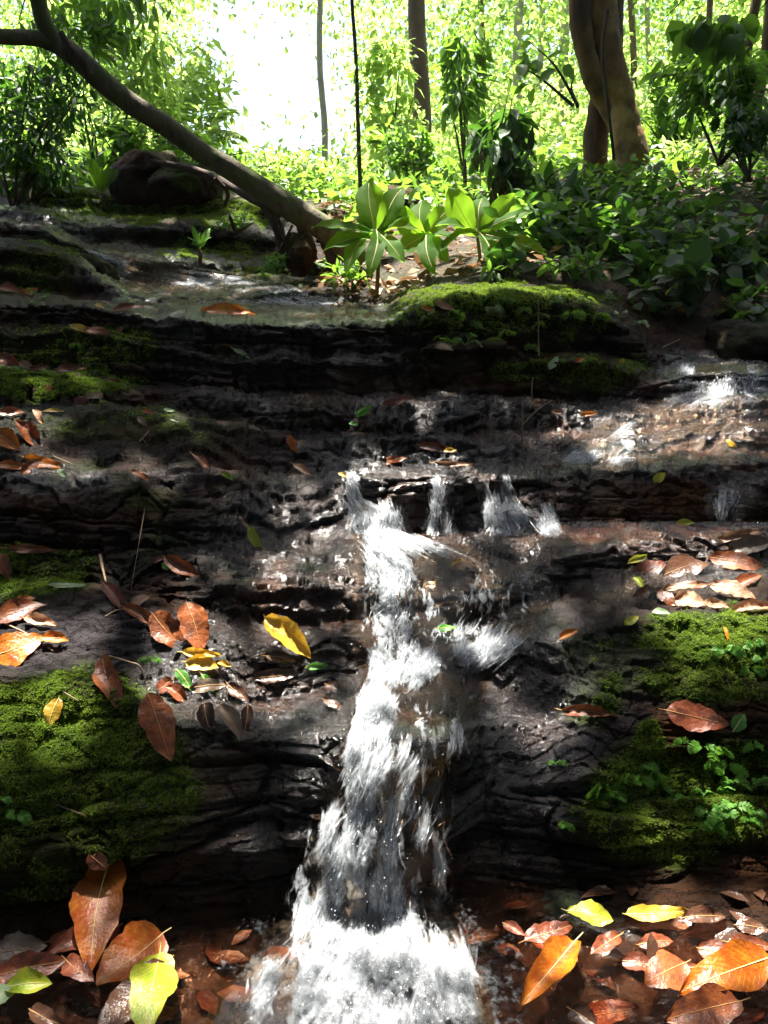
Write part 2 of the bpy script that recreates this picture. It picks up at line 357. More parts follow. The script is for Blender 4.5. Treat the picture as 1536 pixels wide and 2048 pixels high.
# ------------------------------------------------------------------ the stepped rock and the ground behind it
# each line of the terraces: name, mode, {pixel column: (pixel row, value)}; value = depth, or setback from the line below ('+'), or height ('z')
LINES = [
 ('F0', 'z', {-500: (2500, -1.06), 768: (2560, -1.10), 2036: (2500, -1.06)}),
 ('F1', 'z', {0: (2060, -1.035), 400: (2080, -1.045), 768: (2080, -1.06), 1536: (2060, -1.035)}),
 ('B1', 'z', {0: (1900, -1.01), 300: (1862, -1.02), 540: (1848, -1.035), 750: (1865, -1.04), 950: (1800, -1.03), 1200: (1775, -1.0), 1536: (1755, -.985)}),
 ('M1', '+', {0: (1600, .06), 300: (1610, .05), 540: (1640, .05), 660: (1600, .05), 750: (1600, .03), 880: (1600, .03), 960: (1590, .09), 1200: (1560, .08), 1536: (1565, .10)}),
 ('L1', '+', {0: (1370, .14), 200: (1385, .12), 340: (1440, .08), 500: (1460, .07), 640: (1470, .07), 750: (1475, .05), 880: (1465, .05), 970: (1440, .10), 1100: (1450, .10), 1250: (1465, .06), 1400: (1455, .05), 1536: (1440, .05)}),
 ('B2', 'f', {0: (1345, .0), 200: (1350, .0), 350: (1395, .0), 500: (1400, 0), 620: (1380, .0), 740: (1335, 0), 850: (1320, 0), 950: (1345, .0), 1100: (1410, .01), 1250: (1435, .01), 1400: (1425, .01), 1536: (1410, .01)}),
 ('L2', '+', {0: (1225, .16), 200: (1205, .16), 350: (1240, .13), 500: (1290, .08), 640: (1270, .06), 740: (1270, .05), 850: (1262, .06), 950: (1275, .06), 1050: (1285, .08), 1150: (1270, .10), 1250: (1240, .13), 1536: (1236, .15)}),
 ('B3', 'f', {0: (1160, .0), 200: (1160, .0), 350: (1205, .0), 500: (1245, 0), 640: (1235, 0), 740: (1230, 0), 850: (1228, 0), 950: (1235, 0), 1050: (1200, 0), 1150: (1170, 0), 1250: (1140, .0), 1400: (1120, .0), 1536: (1112, .0)}),
 ('M3', '+', {0: (1130, .02), 350: (1160, .03), 500: (1170, .04), 740: (1160, .04), 850: (1185, .03), 950: (1170, .03), 1080: (1150, .02), 1150: (1125, .02), 1250: (1112, .02), 1536: (1088, .02)}),
 ('L3', '+', {0: (1108, .02), 200: (1108, .02), 350: (1122, .03), 500: (1112, .06), 700: (1102, .06), 850: (1095, .08), 1000: (1088, .08), 1150: (1090, .03), 1250: (1085, .02), 1400: (1070, .02), 1536: (1062, .02)}),
 ('B4', 'f', {0: (1096, .0), 200: (1098, 0), 400: (1098, 0), 550: (1088, 0), 700: (1074, 0), 850: (1064, 0), 1000: (1060, 0), 1150: (1052, 0), 1300: (1046, 0), 1536: (1040, 0)}),
 ('M4', '+', {0: (1015, .03), 400: (1020, .03), 550: (1020, .06), 700: (1010, .04), 850: (1005, .02), 1536: (985, .03)}),
 ('L4', '+', {0: (962, .04), 200: (956, .04), 400: (962, .04), 550: (968, .04), 640: (962, .06), 700: (955, .02), 850: (950, .01), 1000: (955, .01), 1100: (958, .02), 1200: (945, .04), 1350: (932, .04), 1536: (926, .04)}),
 ('B5', 'f', {0: (945, 0), 200: (935, 0), 400: (942, 0), 550: (948, 0), 700: (938, 0), 850: (930, 0), 1000: (930, 0), 1150: (922, 0), 1300: (912, 0), 1536: (905, 0)}),
 ('M5', '+', {0: (890, .05), 300: (890, .06), 450: (905, .05), 600: (920, .02), 850: (905, .02), 1150: (900, .03), 1250: (893, .02), 1536: (880, .02)}),
 ('L5', '+', {0: (832, .06), 150: (826, .06), 300: (834, .06), 450: (852, .05), 600: (895, .02), 700: (884, .02), 850: (880, .02), 1000: (886, .02), 1150: (882, .02), 1300: (872, .02), 1536: (858, .02)}),
 ('B6', 'f', {0: (815, 0), 150: (812, 0), 300: (816, 0), 450: (834, 0), 600: (870, 0), 700: (868, 0), 1000: (868, 0), 1150: (864, 0), 1300: (854, 0), 1536: (846, 0)}),
 ('L6', '+', {0: (745, .05), 150: (752, .05), 280: (792, .03), 420: (792, .03), 600: (800, .04), 700: (810, .04), 850: (804, .05), 950: (800, .05), 1100: (812, .04), 1250: (826, .03), 1400: (808, .03), 1536: (803, .03)}),
 ('B7', '+', {0: (736, .07), 150: (738, .07), 280: (775, .06), 420: (775, .06), 600: (785, .06), 700: (795, .06), 850: (793, .07), 950: (788, .07), 1060: (798, .05), 1250: (806, .08), 1400: (793, .10), 1536: (788, .10)}),
 ('L7', '+', {0: (662, .03), 150: (668, .03), 300: (690, .02), 420: (718, .02), 600: (722, .02), 750: (718, .02), 850: (700, .03), 1000: (685, .03), 1080: (722, .03), 1200: (722, .04), 1300: (760, .02), 1400: (748, .02), 1536: (742, .02)}),
 ('B8', '+', {0: (650, .06), 150: (655, .06), 300: (680, .04), 420: (706, .03), 600: (710, .03), 750: (706, .03), 850: (690, .04), 1000: (676, .04), 1080: (706, .06), 1200: (700, .12), 1300: (742, .10), 1400: (740, .12), 1536: (734, .12)}),
 ('L8', '+', {0: (600, .03), 150: (614, .03), 300: (636, .03), 500: (641, .02), 650: (646, .02), 780: (648, .02), 850: (612, .03), 950: (588, .04), 1050: (590, .04), 1150: (608, .04), 1240: (640, .03), 1290: (700, .03), 1400: (724, .10), 1536: (722, .10)}),
 ('B9', 'd', {0: (585, 3.55), 280: (606, 3.7), 500: (612, 3.9), 650: (612, 3.9), 780: (628, 3.6), 850: (602, 3.55), 950: (576, 3.5), 1050: (578, 3.5), 1150: (596, 3.5), 1250: (628, 3.5), 1300: (690, 3.45), 1450: (715, 3.5), 1536: (716, 3.6)}),
 ('L9', '=', {0: (482, 3.85), 80: (490, 3.85), 180: (532, 3.85), 260: (598, 3.9), 330: (602, 4.0), 500: (592, 4.2), 650: (590, 4.2), 780: (610, 3.8), 850: (590, 3.7), 950: (566, 3.7), 1050: (566, 3.7), 1150: (584, 3.7), 1250: (612, 3.7), 1330: (660, 3.7), 1450: (668, 3.8), 1536: (640, 4.0)}),
 ('B10', 'd', {0: (478, 4.2), 80: (484, 4.2), 150: (510, 4.25), 260: (562, 4.4), 330: (568, 4.6), 430: (558, 4.8), 520: (548, 4.8), 650: (560, 4.7), 780: (575, 4.4), 850: (570, 4.1), 950: (550, 4.0), 1050: (545, 4.0), 1150: (542, 4.1), 1250: (560, 4.1), 1330: (600, 4.1), 1536: (560, 4.4)}),
 ('L10', '=', {0: (442, 4.4), 100: (462, 4.4), 170: (502, 4.7), 260: (508, 4.9), 400: (520, 5.0), 480: (536, 4.95), 560: (528, 5.0), 650: (520, 4.9), 780: (530, 4.8), 850: (540, 4.5), 950: (520, 4.4), 1150: (505, 4.5), 1250: (510, 4.5), 1536: (500, 4.9)}),
 ('B11', 'd', {0: (436, 4.8), 100: (450, 4.8), 170: (485, 5.0), 260: (490, 5.1), 400: (500, 5.2), 520: (510, 5.2), 650: (495, 5.2), 780: (510, 5.2), 950: (490, 5.2), 1150: (470, 5.2), 1250: (465, 5.2), 1536: (450, 5.4)}),
 ('L11', '=', {0: (415, 5.2), 170: (445, 5.3), 260: (448, 5.35), 400: (450, 5.35), 500: (460, 5.3), 560: (480, 5.3), 650: (470, 5.3), 780: (485, 5.6), 950: (468, 5.6), 1150: (440, 5.6), 1250: (430, 5.6), 1536: (400, 6.0)}),
 ('B12', 'd', {0: (402, 5.8), 170: (425, 5.7), 300: (430, 5.7), 480: (425, 5.7), 560: (450, 5.6), 650: (440, 5.8), 780: (450, 6.2), 950: (440, 6.2), 1150: (415, 6.2), 1250: (400, 6.2), 1536: (350, 7.0)}),
 ('L12', '=', {0: (362, 6.0), 120: (372, 6.0), 230: (395, 6.0), 300: (402, 6.0), 480: (400, 6.0), 560: (425, 6.0), 650: (418, 6.2), 780: (430, 6.8), 950: (418, 7.0), 1150: (390, 7.0), 1250: (372, 7.0), 1536: (300, 8.0)}),
 ('T1', 'd', {-500: (300, 8.5), 0: (352, 8.5), 300: (385, 8.5), 480: (385, 8.5), 780: (395, 9), 1250: (330, 9.5), 1536: (235, 10), 2036: (120, 10)}),
 ('T2', 'd', {-500: (240, 13), 0: (335, 13), 480: (375, 13), 780: (378, 13), 1250: (300, 14), 1536: (175, 14), 2036: (20, 14)}),
 ('T3', 'd', {-500: (160, 22), 0: (320, 22), 480: (366, 22), 780: (366, 22), 1250: (270, 22), 1536: (120, 22), 2036: (-60, 22)}),
 ('T4', 'd', {-500: (60, 90), 0: (300, 90), 480: (355, 90), 780: (355, 90), 1250: (230, 90), 1536: (80, 90), 2036: (-120, 90)}),
]
NAMES = [l[0] for l in LINES]
cols_px = np.concatenate([np.arange(-520, -20, 12.), np.arange(-20, 1556, 2.7), np.arange(1556, 2060, 12.)])
nC = len(cols_px)
rowsd, pys = [], []
for nm, mode, tb in LINES:
    ks = sorted(tb); y = np.interp(cols_px, ks, [tb[k][0] for k in ks]); v = np.interp(cols_px, ks, [tb[k][1] for k in ks])
    k = np.hanning(13); k /= k.sum()
    y = np.convolve(np.pad(y, 6, 'edge'), k, 'valid'); v = np.convolve(np.pad(v, 6, 'edge'), k, 'valid')
    wob = fbm(np.stack([cols_px / 70, np.full(nC, hash_i := len(pys) * 3.1), np.zeros(nC)], -1), 4, 5)
    amp = 0 if nm in ('F0', 'F1') else (5 if nm[0] == 'T' else 7)
    if nm[0] == 'L': y = y + wob * amp
    elif pys and nm[0] == 'B': y = y + wob * amp * .6
    ang = PITCH + np.arctan((y - H2) / FPX)
    # exact angle below horizon in the plane of the ray is the same for every column: dz/dy = tan(ang)
    if mode == 'z': d = -v / np.tan(ang); d = v * -1 / np.tan(ang)
    elif mode == '+': d = rowsd[-1] + v * (1.9 if len(pys) > 8 else 1.15)
    elif mode == 'f':
        zp = -rowsd[-1] * np.tan(PITCH + np.arctan((pys[-1] - H2) / FPX))
        d = -(zp + v + .004) / np.tan(ang)
        d = np.maximum(d, rowsd[-1] + .02)
    elif mode == '=': d = np.where(cols_px < 690, rowsd[-1] + .07, np.maximum(v, rowsd[-1] + .02))
    else: d = np.maximum(v, rowsd[-1] + .02)
    if mode != 'z' and pys: y = np.minimum(y, pys[-1] - 2)
    if nm in ('F0', 'F1'): pass
    rowsd.append(d); pys.append(y)
rowsd, pys = np.array(rowsd), np.array(pys)
# rows between lines
cnt = []
for i in range(len(LINES) - 1):
    h = (pys[i] - pys[i + 1])[(cols_px > 0) & (cols_px < 1536)].mean()
    n = int(max(4, h / 2.9))
    if NAMES[i + 1][0] == 'B' and n < 9: n = 9
    if NAMES[i] == 'F0': n = 30
    if NAMES[i] in ('T1', 'T2', 'T3'): n = 26
    cnt.append(n)
A, lid = [], []
XYZ = P(cols_px[None, :], pys, rowsd)          # lines x cols x 3
for i, n in enumerate(cnt):
    t = np.arange(n)[:, None, None] / n
    A.append(XYZ[i][None] * (1 - t) + XYZ[i + 1][None] * t); lid += [i] * n
A.append(XYZ[-1][None]); lid.append(len(LINES) - 2)
G = np.concatenate(A); lid = np.array(lid); nR = len(G)
LINE_ROW = np.concatenate([[0], np.cumsum(cnt)])
# soften the edges a little along the flow direction
for _ in range(2):
    Gs = G.copy(); Gs[1:-1] = G[:-2] * .25 + G[1:-1] * .5 + G[2:] * .25; G = Gs
def normals(G):
    du = np.gradient(G, axis=1); dv = np.gradient(G, axis=0); n = np.cross(du, dv)
    return n / (np.linalg.norm(n, axis=-1, keepdims=True) + 1e-12)
Nn = normals(G)
for _ in range(3): Nn[1:-1] = Nn[:-2] + Nn[1:-1] * 2 + Nn[2:]; Nn /= np.linalg.norm(Nn, axis=-1, keepdims=True)
rowT = LINE_ROW[NAMES.index('L12')]
px0, py0, dep = PIX(G)
def ell(px, py, lst):
    m = np.zeros(px.shape)
    for (cx, cy, rx, ry, a) in lst: m = np.maximum(m, a * sstep(1.25, .6, np.sqrt(((px - cx) / rx) ** 2 + ((py - cy) / ry) ** 2)))
    return m
wig = fbm(G * 9, 4, 21) ; wigpx = px0 + 45 * wig; wigpy = py0 + 40 * fbm(G * 9, 4, 22)
rockness = 1 - sstep(rowT - 4, rowT + 12, np.arange(nR))[:, None] * np.ones(nC)
soil_right = sstep(0, 1, ((px0 - 1000) / 120)) * sstep(LINE_ROW[NAMES.index('L9')], LINE_ROW[NAMES.index('B10')], np.arange(nR))[:, None]
soil_mid = sstep(680, 760, px0) * sstep(LINE_ROW[NAMES.index('L9')], LINE_ROW[NAMES.index('L10')], np.arange(nR))[:, None]
soil = np.clip(np.maximum(np.maximum(soil_right, soil_mid), 1 - rockness), 0, 1)
MOSS = [(60, 1500, 330, 150, 1), (240, 1590, 170, 150, .85), (60, 1150, 130, 50, .75), (40, 1720, 160, 120, .55), (1440, 1290, 190, 75, 1), (1400, 1370, 170, 45, .7), (1330, 1610, 190, 120, .85), (1470, 1580, 160, 120, .8), (1180, 1400, 60, 60, .5),
        (1190, 1330, 70, 50, .4), (1290, 1500, 40, 50, .9), (900, 640, 140, 40, .6), (1000, 598, 230, 26, .95), (1050, 650, 200, 30, .55), (1120, 745, 190, 30, .6), (90, 770, 200, 28, 1), (150, 690, 200, 50, .5), (250, 850, 260, 40, .35), (400, 420, 300, 30, .7), (420, 500, 120, 18, .6), (100, 380, 160, 30, .8), (560, 540, 160, 22, .5), (300, 1000, 90, 30, .3), (70, 540, 120, 60, .4)]
WET = [(760, 1300, 300, 420, 1), (760, 1750, 330, 330, 1), (620, 1150, 230, 240, .9), (880, 1000, 330, 130, 1), (1300, 860, 330, 90, 1), (1300, 1120, 330, 70, 1), (1430, 770, 140, 70, 1), (330, 555, 190, 55, .8), (80, 420, 180, 35, .6), (200, 460, 120, 25, .6), (760, 1990, 1000, 160, 1), (560, 640, 330, 30, .45), (1050, 1450, 120, 280, .85), (420, 1400, 150, 130, .8), (620, 760, 260, 90, .45), (100, 960, 120, 28, .9), (900, 820, 260, 30, .8), (450, 1650, 220, 250, .55)]
WARM = [(700, 800, 320, 60, .8), (250, 1000, 300, 70, .6), (1200, 1000, 330, 60, .9), (900, 990, 200, 60, .9), (100, 760, 220, 60, .8), (1300, 1090, 300, 50, 1), (1000, 2000, 700, 130, .45), (350, 340, 120, 60, .9), (1250, 880, 330, 60, .8), (420, 370, 120, 50, .7), (850, 1390, 120, 50, .9), (560, 1380, 120, 40, .6), (380, 1990, 140, 80, .5)]
GREY = [(190, 1290, 260, 80, 1), (330, 1350, 90, 60, .6), (1160, 1330, 200, 120, .8), (1270, 1220, 200, 30, .8), (1160, 1560, 130, 120, .9), (1250, 1480, 60, 60, .8), (180, 835, 240, 25, .8), (450, 740, 50, 30, .8), (330, 665, 50, 20, .8), (300, 960, 140, 25, .7), (470, 1680, 90, 90, .55), (1080, 1430, 120, 60, .5)]
upw = sstep(-.15, .55, Nn[..., 2])
mn = sstep(-.25, .15, fbm(G * 22, 4, 31))
moss = np.clip(ell(wigpx, wigpy, MOSS) * (.75 + .25 * upw) * (.5 + .5 * mn) * 1.25, 0, 1)
moss = np.maximum(moss, .3 * upw * sstep(.15, .5, fbm(G * 6, 4, 33)) * (1 - ell(px0, py0, WET)))
moss *= 1 - .9 * ell(px0, py0, [(780, 1300, 230, 330, 1), (760, 1700, 230, 300, 1)])
wet = np.clip(ell(wigpx, wigpy, WET) + .12, 0, 1); warm = ell(wigpx, wigpy, WARM); grey = ell(wigpx, wigpy, GREY)
wet *= (1 - soil)
# --- displacement: bedding layers, joints, blocks, grain
riser = sstep(.92, .35, Nn[..., 2])
x, y, z = G[..., 0], G[..., 1], G[..., 2]
low = fbm(G * 3.0, 3, 41)
D = np.zeros((nR, nC))
def strata(thk, amp, s, lat):
    q = (z + .05 * x + .10 * y * 0 + .018 * low + .006 * fbm(G * 14, 2, s + 9)) / thk
    k = np.floor(q); f = q - k
    def off(kk): return vnoise(np.stack([x * lat + kk * 17.3, kk * 3.7, y * lat * .4 + np.zeros_like(x)], -1), s)
    a, b = off(k), off(k + 1); w = sstep(.90, 1.0, f)
    o = a * (1 - w) + b * w
    e = np.exp(-((f - .95) / .06) ** 2)
    return amp * (o - .55 * e)
sclr = rockness * (1 - soil)
D += sclr * riser * (strata(.062, .034, 51, 1.6) + strata(.024, .015, 61, 3.2) + strata(.0095, .0035, 66, 6))
D += sclr * (1 - riser) * (strata(.014, .005, 71, 3.0))
flatw = np.where(lid <= 1, .6, 1.)[:, None]
Bq = G * np.array([5.0, 5.0, 10.0]) + .35 * np.stack([low, fbm(G * 5, 2, 42), low * 0], -1)
f1, f2, bid = worley(Bq, 3)
D += flatw * sclr * (.022 * (bid - .5) - .016 * np.exp(-((f2 - f1) / .055) ** 2)) * (.15 + .85 * riser)
Bq = G * np.array([14, 14, 26.]); f1, f2, bid = worley(Bq, 8)
D += flatw * sclr * (.008 * (bid - .5) - .006 * np.exp(-((f2 - f1) / .08) ** 2)) * (.2 + .8 * riser)
rid = 1 - np.abs(fbm(G * np.array([18, 18, 50.]), 3, 45)) * 2
D += sclr * .0025 * (rid - .5)
D += .028 * fbm(G * 6, 4, 43) * (1 - .3 * soil) + .0028 * fbm(G * 34, 3, 44) * sclr
D += moss * sclr * .006 * (1 + fbm(G * 70, 2, 46))
farf = sstep(7, 14, y); D += soil * (.03 * fbm(G * 3, 4, 47) + farf * .35 * fbm(G * .5, 3, 48))
qs = (y + .18 * fbm(G * np.array([3.5, 2, 2]), 4, 95) + .05 * vnoise(G * 14, 96)) / .075; fs_ = qs - np.floor(qs)
D += sclr * (1 - riser) * .013 * ((1 - fs_) - .5) * np.where(lid < NAMES.index('B3'), .4, 1.)[:, None] * (lid > 1)[:, None]
qs = (y + .1 * fbm(G * np.array([6, 3, 3.]), 4, 97)) / .028; fs_ = qs - np.floor(qs)
D += sclr * (1 - riser) * .005 * ((1 - fs_) - .5)
# the floor in front lies fairly even under the water
flr = (lid <= 1)[:, None]; D = np.where(flr, D * .9, D)
# vertical joints where the ledges are split into blocks
JOINTS = {}
def ledge(nm, a, b, cuts, labels): JOINTS[nm] = (a, b, cuts, labels)
S_ = 'rock_ledge'
ledge('e1', 'B1', 'B2', [560, 985], ['low rock wall left of the fall, green moss over its upper half', 'dark wet rock face behind the lowest white waterfall', 'low rock wall right of the lowest fall, mossy with small ferns'])
ledge('e2', 'B2', 'B3', [330, 690, 1000, 1240], ['smooth grey-purple rock top carrying brown leaves at the left edge', 'wet black rock step left of the main cascade under the yellow-orange leaf', 'low rock step beneath the middle of the main white cascade', 'dark wet rock wedge between the cascade and the mossy right block', 'green mossy rock block under the pile of sunlit leaves at right'])
ledge('e3', 'B3', 'B4', [210, 520, 980], ['small mossy rock step near the left edge below the long ledge', 'dark rock step behind the brown leaves left of the cascade', 'wet rippled rock step where the cascade begins to whiten', 'rock shelf carrying the leaf pile and shallow brown pool at right'])
ledge('e4', 'B4', 'B5', [270, 560, 1110], ['thick brown rock ledge at the left edge with a wet patch on top', 'thick dark rock ledge with green tinge left of the middle fall', 'brown rock face behind the middle curtain of falling water', 'long brown layered rock face at right below the small rapids'])
ledge('e5', 'B5', 'B6', [580, 1130], ['rounded banded rock bulge at left with a smooth grey top', 'thin dark rock step just above the middle fall', 'thin wet rock step with the sparkling trickle at right'])
ledge('e6', 'B6', 'B7', [275, 690, 1110], ['yellow-green mossy rock slab at the left edge', 'brown layered rock band with a dark hollow left of centre', 'thin flaky rock ledge with bright rims right of centre', 'upper wet rock step with brown water below the small right fall'])
ledge('e7', 'B7', 'B8', [340, 840, 1060, 1310], ['dark square-cut rock block at upper left under the curled leaves', 'black rock wall in shade at the middle of the upper step', 'dark mossy rock block right of the upper centre', 'rounded dark boulder ledge with mossy top beside the small right fall', 'dark rock behind the small fall at the right edge'])
ledge('e8', 'B8', 'L9', [300, 560, 800, 1290], ['upper left rock ledge with small green plants on its face', 'long flat-topped rock ledge below the upper stream', 'rock lip where the upper stream ends in bright glints', 'moss covered rock ledge draped with small plants right of centre', 'black rock hollow under the bank at right'])
ledge('e9', 'L9', 'L10', [250, 720], ['dark rounded rock shoulder left of the upper stream chute', 'stepped stream bed rock under the upper glinting water', 'dark rock edge beneath the broad-leaved plants'])
ledge('e10', 'L10', 'L12', [200, 600], ['top rock ledge at far left under the ferns', 'thin stacked rock ledges below the brown boulder', 'shaded rock ledge at the foot of the leaning tree'])
for nm, (a, b, cuts, labels) in JOINTS.items():
    r0, r1 = LINE_ROW[NAMES.index(a)], LINE_ROW[NAMES.index(b)]
    for c in cuts:
        rr = np.arange(r0, r1 + 1)
        cc = c + 26 * vnoise(np.stack([rr / 26., rr * 0 + c, rr * 0], -1), 77)
        D[r0:r1 + 1] -= .008 * np.exp(-((px0[r0:r1 + 1] - cc[:, None]) / 5) ** 2) * (1 - soil[r0:r1 + 1])
G0 = G.copy()
G = G + Nn * D[..., None]
# overhang: risers lean out at their lip so that shade lines gather below
NS = normals(G); NSIGN = 1 if NS[:, nC // 2, 2].mean() < 0 else -1
ALLF = grid_faces(nR, nC)
BV = BVHTree.FromPolygons(G[::1, ::1].reshape(-1, 3).tolist(), ALLF.tolist())
def hit(px, py):
    r = BV.ray_cast(CAMP, RAY(px, py)); return r[0], r[1]
def soft_normal(p, r=.03):
    d = Vector(NS_tree_lookup(p)); return d
attrs_all = dict(moss=moss, wet=wet, warm=warm, grey=grey)
LEDGES = {}
def patch(name, r0, r1, c0, c1, mat, label=None, cat=None, kind=None):
    sub = G[r0:r1 + 1, c0:c1 + 1]; nr, nc = sub.shape[:2]
    piv = sub[nr // 4, nc // 2].copy()
    at = {k: v[r0:r1 + 1, c0:c1 + 1] for k, v in attrs_all.items()}
    me = npmesh(name, sub - piv, grid_faces(nr, nc), mat, True, None, at)
    me.normals_split_custom_set_from_vertices((-NSIGN * NS[r0:r1 + 1, c0:c1 + 1]).reshape(-1, 3).tolist())
    return tag(link(name, me, None, piv), label, cat, None, kind)
colat = lambda v: int(np.argmin(np.abs(cols_px - v)))
patch('pool_floor', 0, LINE_ROW[2], 0, nC - 1, ROCK, kind='structure')
for nm, (a, b, cuts, labels) in JOINTS.items():
    r0, r1 = LINE_ROW[NAMES.index(a)], LINE_ROW[NAMES.index(b)]
    cc = [0] + [colat(c) for c in cuts] + [nC - 1]
    for i, lab in enumerate(labels):
        right_soil = nm in ('e9', 'e10') and i == len(labels) - 1
        o = patch('rock_ledge', r0, r1, cc[i], cc[i + 1], ROCK, lab, 'rock ledge')
        if right_soil:
            pass
        LEDGES[(nm, i)] = (o, r0, r1, cc[i], cc[i + 1])
attrs_all = dict(moss=moss)
patch('forest_floor', LINE_ROW[NAMES.index('L12')], nR - 1, 0, nC - 1, SOIL, kind='structure')
# soil lying over the rock of the bank on the right
r0, r1 = LINE_ROW[NAMES.index('L9')] - 2, LINE_ROW[NAMES.index('L12')] + 6
c0 = colat(690)
sub = G[r0:r1, c0:] + np.array([0, 0, .0]); ss = soil[r0:r1, c0:]
sub = sub.copy(); sub[..., 2] += (ss - .35) * .05 + .02 * fbm(sub * 8, 3, 91) * ss; sub[..., 1] -= 0.03 * (ss - .3)
me = npmesh('bank_soil', sub.reshape(-1, 3), grid_faces(*sub.shape[:2]), SOIL, True)
tag(link('bank_soil', me), kind='structure')
# ------------------------------------------------------------------ running water
def interp_rows(rows, py):
    ys = [r[0] for r in rows]
    return np.interp(py, ys, [r[1] for r in rows]), np.interp(py, ys, [r[2] for r in rows])
def gsm(a, k, ax):
    w = np.hanning(2 * k + 3)[1:-1]; w /= w.sum(); pad = [(0, 0), (0, 0)]; pad[ax] = (k, k)
    ap = np.pad(a, pad, 'edge'); out = 0
    for i, wi in enumerate(w):
        out = out + wi * (ap[i:i + a.shape[0], :] if ax == 0 else ap[:, i:i + a.shape[1]])
    return out
def sheet_grid(rows, step=5.0, off=.010, ksm=5, seed=0, bridge=3, arc=0., topfade=True):
    y0, y1 = rows[0][0], rows[-1][0]; nv = int((y1 - y0) / step) + 2
    wmax = max(r[2] - r[1] for r in rows); nu = int(wmax / (step * 1.3)) + 2
    py = np.linspace(y0, y1, nv)[:, None] * np.ones(nu); xl, xr = interp_rows(rows, py[:, 0])
    xl = xl + 7 * vnoise(np.stack([py[:, 0] / 60, py[:, 0] * 0 + seed, py[:, 0] * 0], -1), 5); xr = xr + 7 * vnoise(np.stack([py[:, 0] / 60, py[:, 0] * 0 + seed + 9, py[:, 0] * 0], -1), 5)
    s = np.linspace(0, 1, nu); px = xl[:, None] + (xr - xl)[:, None] * s
    d = np.zeros((nv, nu))
    for i in range(nv):
        for j in range(nu):
            h = hit(px[i, j], py[i, j])[0]; d[i, j] = h.y if h else (d[i - 1, j] if i else 2.)
    dm = d.copy()
    for k in range(1, bridge + 1): dm[k:] = np.minimum(dm[k:], d[:-k] + .004 * k)
    d = gsm(gsm(dm, ksm, 0), 2, 1) - off
    if arc: d = d - arc * sstep(.1, .75, np.linspace(0, 1, nv))[:, None]
    d = d + ((1 - sstep(0, 12, np.linspace(0, y1 - y0, nv)[:, None] + 9 * vnoise(np.stack([s * 14, s * 0 + seed, s * 0], -1), 7)[None, :])) * (off + .006) if topfade else 0)
    edge = np.minimum(s, 1 - s)[None, :] * (xr - xl)[:, None]
    d = d + (1 - sstep(0, 22, edge)) * (off + .004)
    d += .006 * fbm(np.stack([px / 30, py / 60, px * 0 + seed], -1), 3, 6)
    V = P(px, py, d)
    ln = np.concatenate([[0], np.cumsum(np.linalg.norm(np.diff(V[:, nu // 2], axis=0), axis=-1))])
    uv = np.stack([V[..., 0], -ln[:, None] * np.ones(nu)], -1)
    return V, px, py, uv
FOAM_GLINTS = [(770, 1640, 120, 190, .62), (760, 1560, 90, 120, .66), (730, 1520, 60, 80, .85), (860, 1560, 60, 60, .5), (700, 1650, 70, 120, .85), (840, 1720, 60, 120, .75), (730, 1830, 170, 120, .86), (720, 1960, 270, 110, .86), (870, 1940, 100, 90, .95),
        (765, 1150, 55, 100, 1.1), (760, 1260, 60, 80, .95), (800, 1330, 90, 40, 1.05), (745, 1415, 55, 60, .95), (1000, 1300, 100, 24, 1.0), (850, 1205, 130, 40, .5), (1010, 1190, 100, 60, .5), (850, 1085, 110, 24, .62), (930, 1265, 110, 20, .6), (880, 1400, 90, 50, .42), (900, 1480, 60, 40, .55),
        (755, 1045, 60, 34, 1.0), (1005, 1035, 46, 38, .95), (1090, 1045, 36, 22, .8), (875, 1052, 60, 14, .65), (700, 985, 14, 60, .85), (965, 990, 16, 40, .75), (1010, 990, 14, 40, .7), (872, 1000, 10, 40, .65), (1, 1, 1, 1, 0),
        (1420, 770, 60, 30, .75), (1510, 765, 40, 40, .6), (1400, 800, 60, 12, .8), (1265, 880, 30, 24, .85), (1160, 915, 40, 8, .7), (1250, 920, 50, 8, .7), (1240, 850, 12, 20, .7), (1370, 745, 20, 20, .9), (1450, 1000, 30, 50, .5),
        (300, 588, 44, 12, .85), (420, 562, 120, 9, .8), (560, 584, 90, 7, .75), (480, 602, 130, 7, .75), (240, 548, 22, 30, .85), (200, 515, 40, 10, .75), (620, 605, 60, 8, .7)]  # upper stream rows: blue-white glints painted in as white streaks
WATER = water_mat('running_water'); THIN = water_mat('thin_running_water', (.70, .58, .46), .010, 60, True, .04, .4, 4.0, .09)
POOLW = water_mat('pool_water_surface', (.74, .5, .36), .014, 46, False, .03)
def water_obj(name, label, rows, kind='structure', step=5., off=.010, seed=0, base=.30, ksm=5, bridge=3, arc=0., holes=.35, mat=None):
    V, px, py, uv = sheet_grid(rows, step, off, ksm, seed, bridge, arc)
    foam_glint = np.maximum(np.minimum(ell(px, py, FOAM_GLINTS), .88), base)
    xl, xr = interp_rows(rows, py[:, 0]); eg = np.minimum(px - xl[:, None], xr[:, None] - px) + (75 if arc else 38) * fbm(np.stack([px / 40, py / 70, px * 0 + seed], -1), 3, 8)
    wd_ = np.minimum(90 if arc else 46, .22 * (xr - xl))[:, None]; foam_glint = foam_glint * (.35 + .65 * sstep(-8 * wd_ / 46, wd_, eg))
    if holes: foam_glint = foam_glint - holes * sstep(.0, .5, fbm(np.stack([px / 22, py / 75, px * 0 + seed + 5], -1), 3, 18))
    me = npmesh(name, V.reshape(-1, 3), grid_faces(*V.shape[:2]), mat or WATER, True, uv.reshape(-1, 2), dict(foam_glint=foam_glint))
    o = link(name, me); tag(o, label, 'waterfall', None, kind)
    return o, V, foam_glint
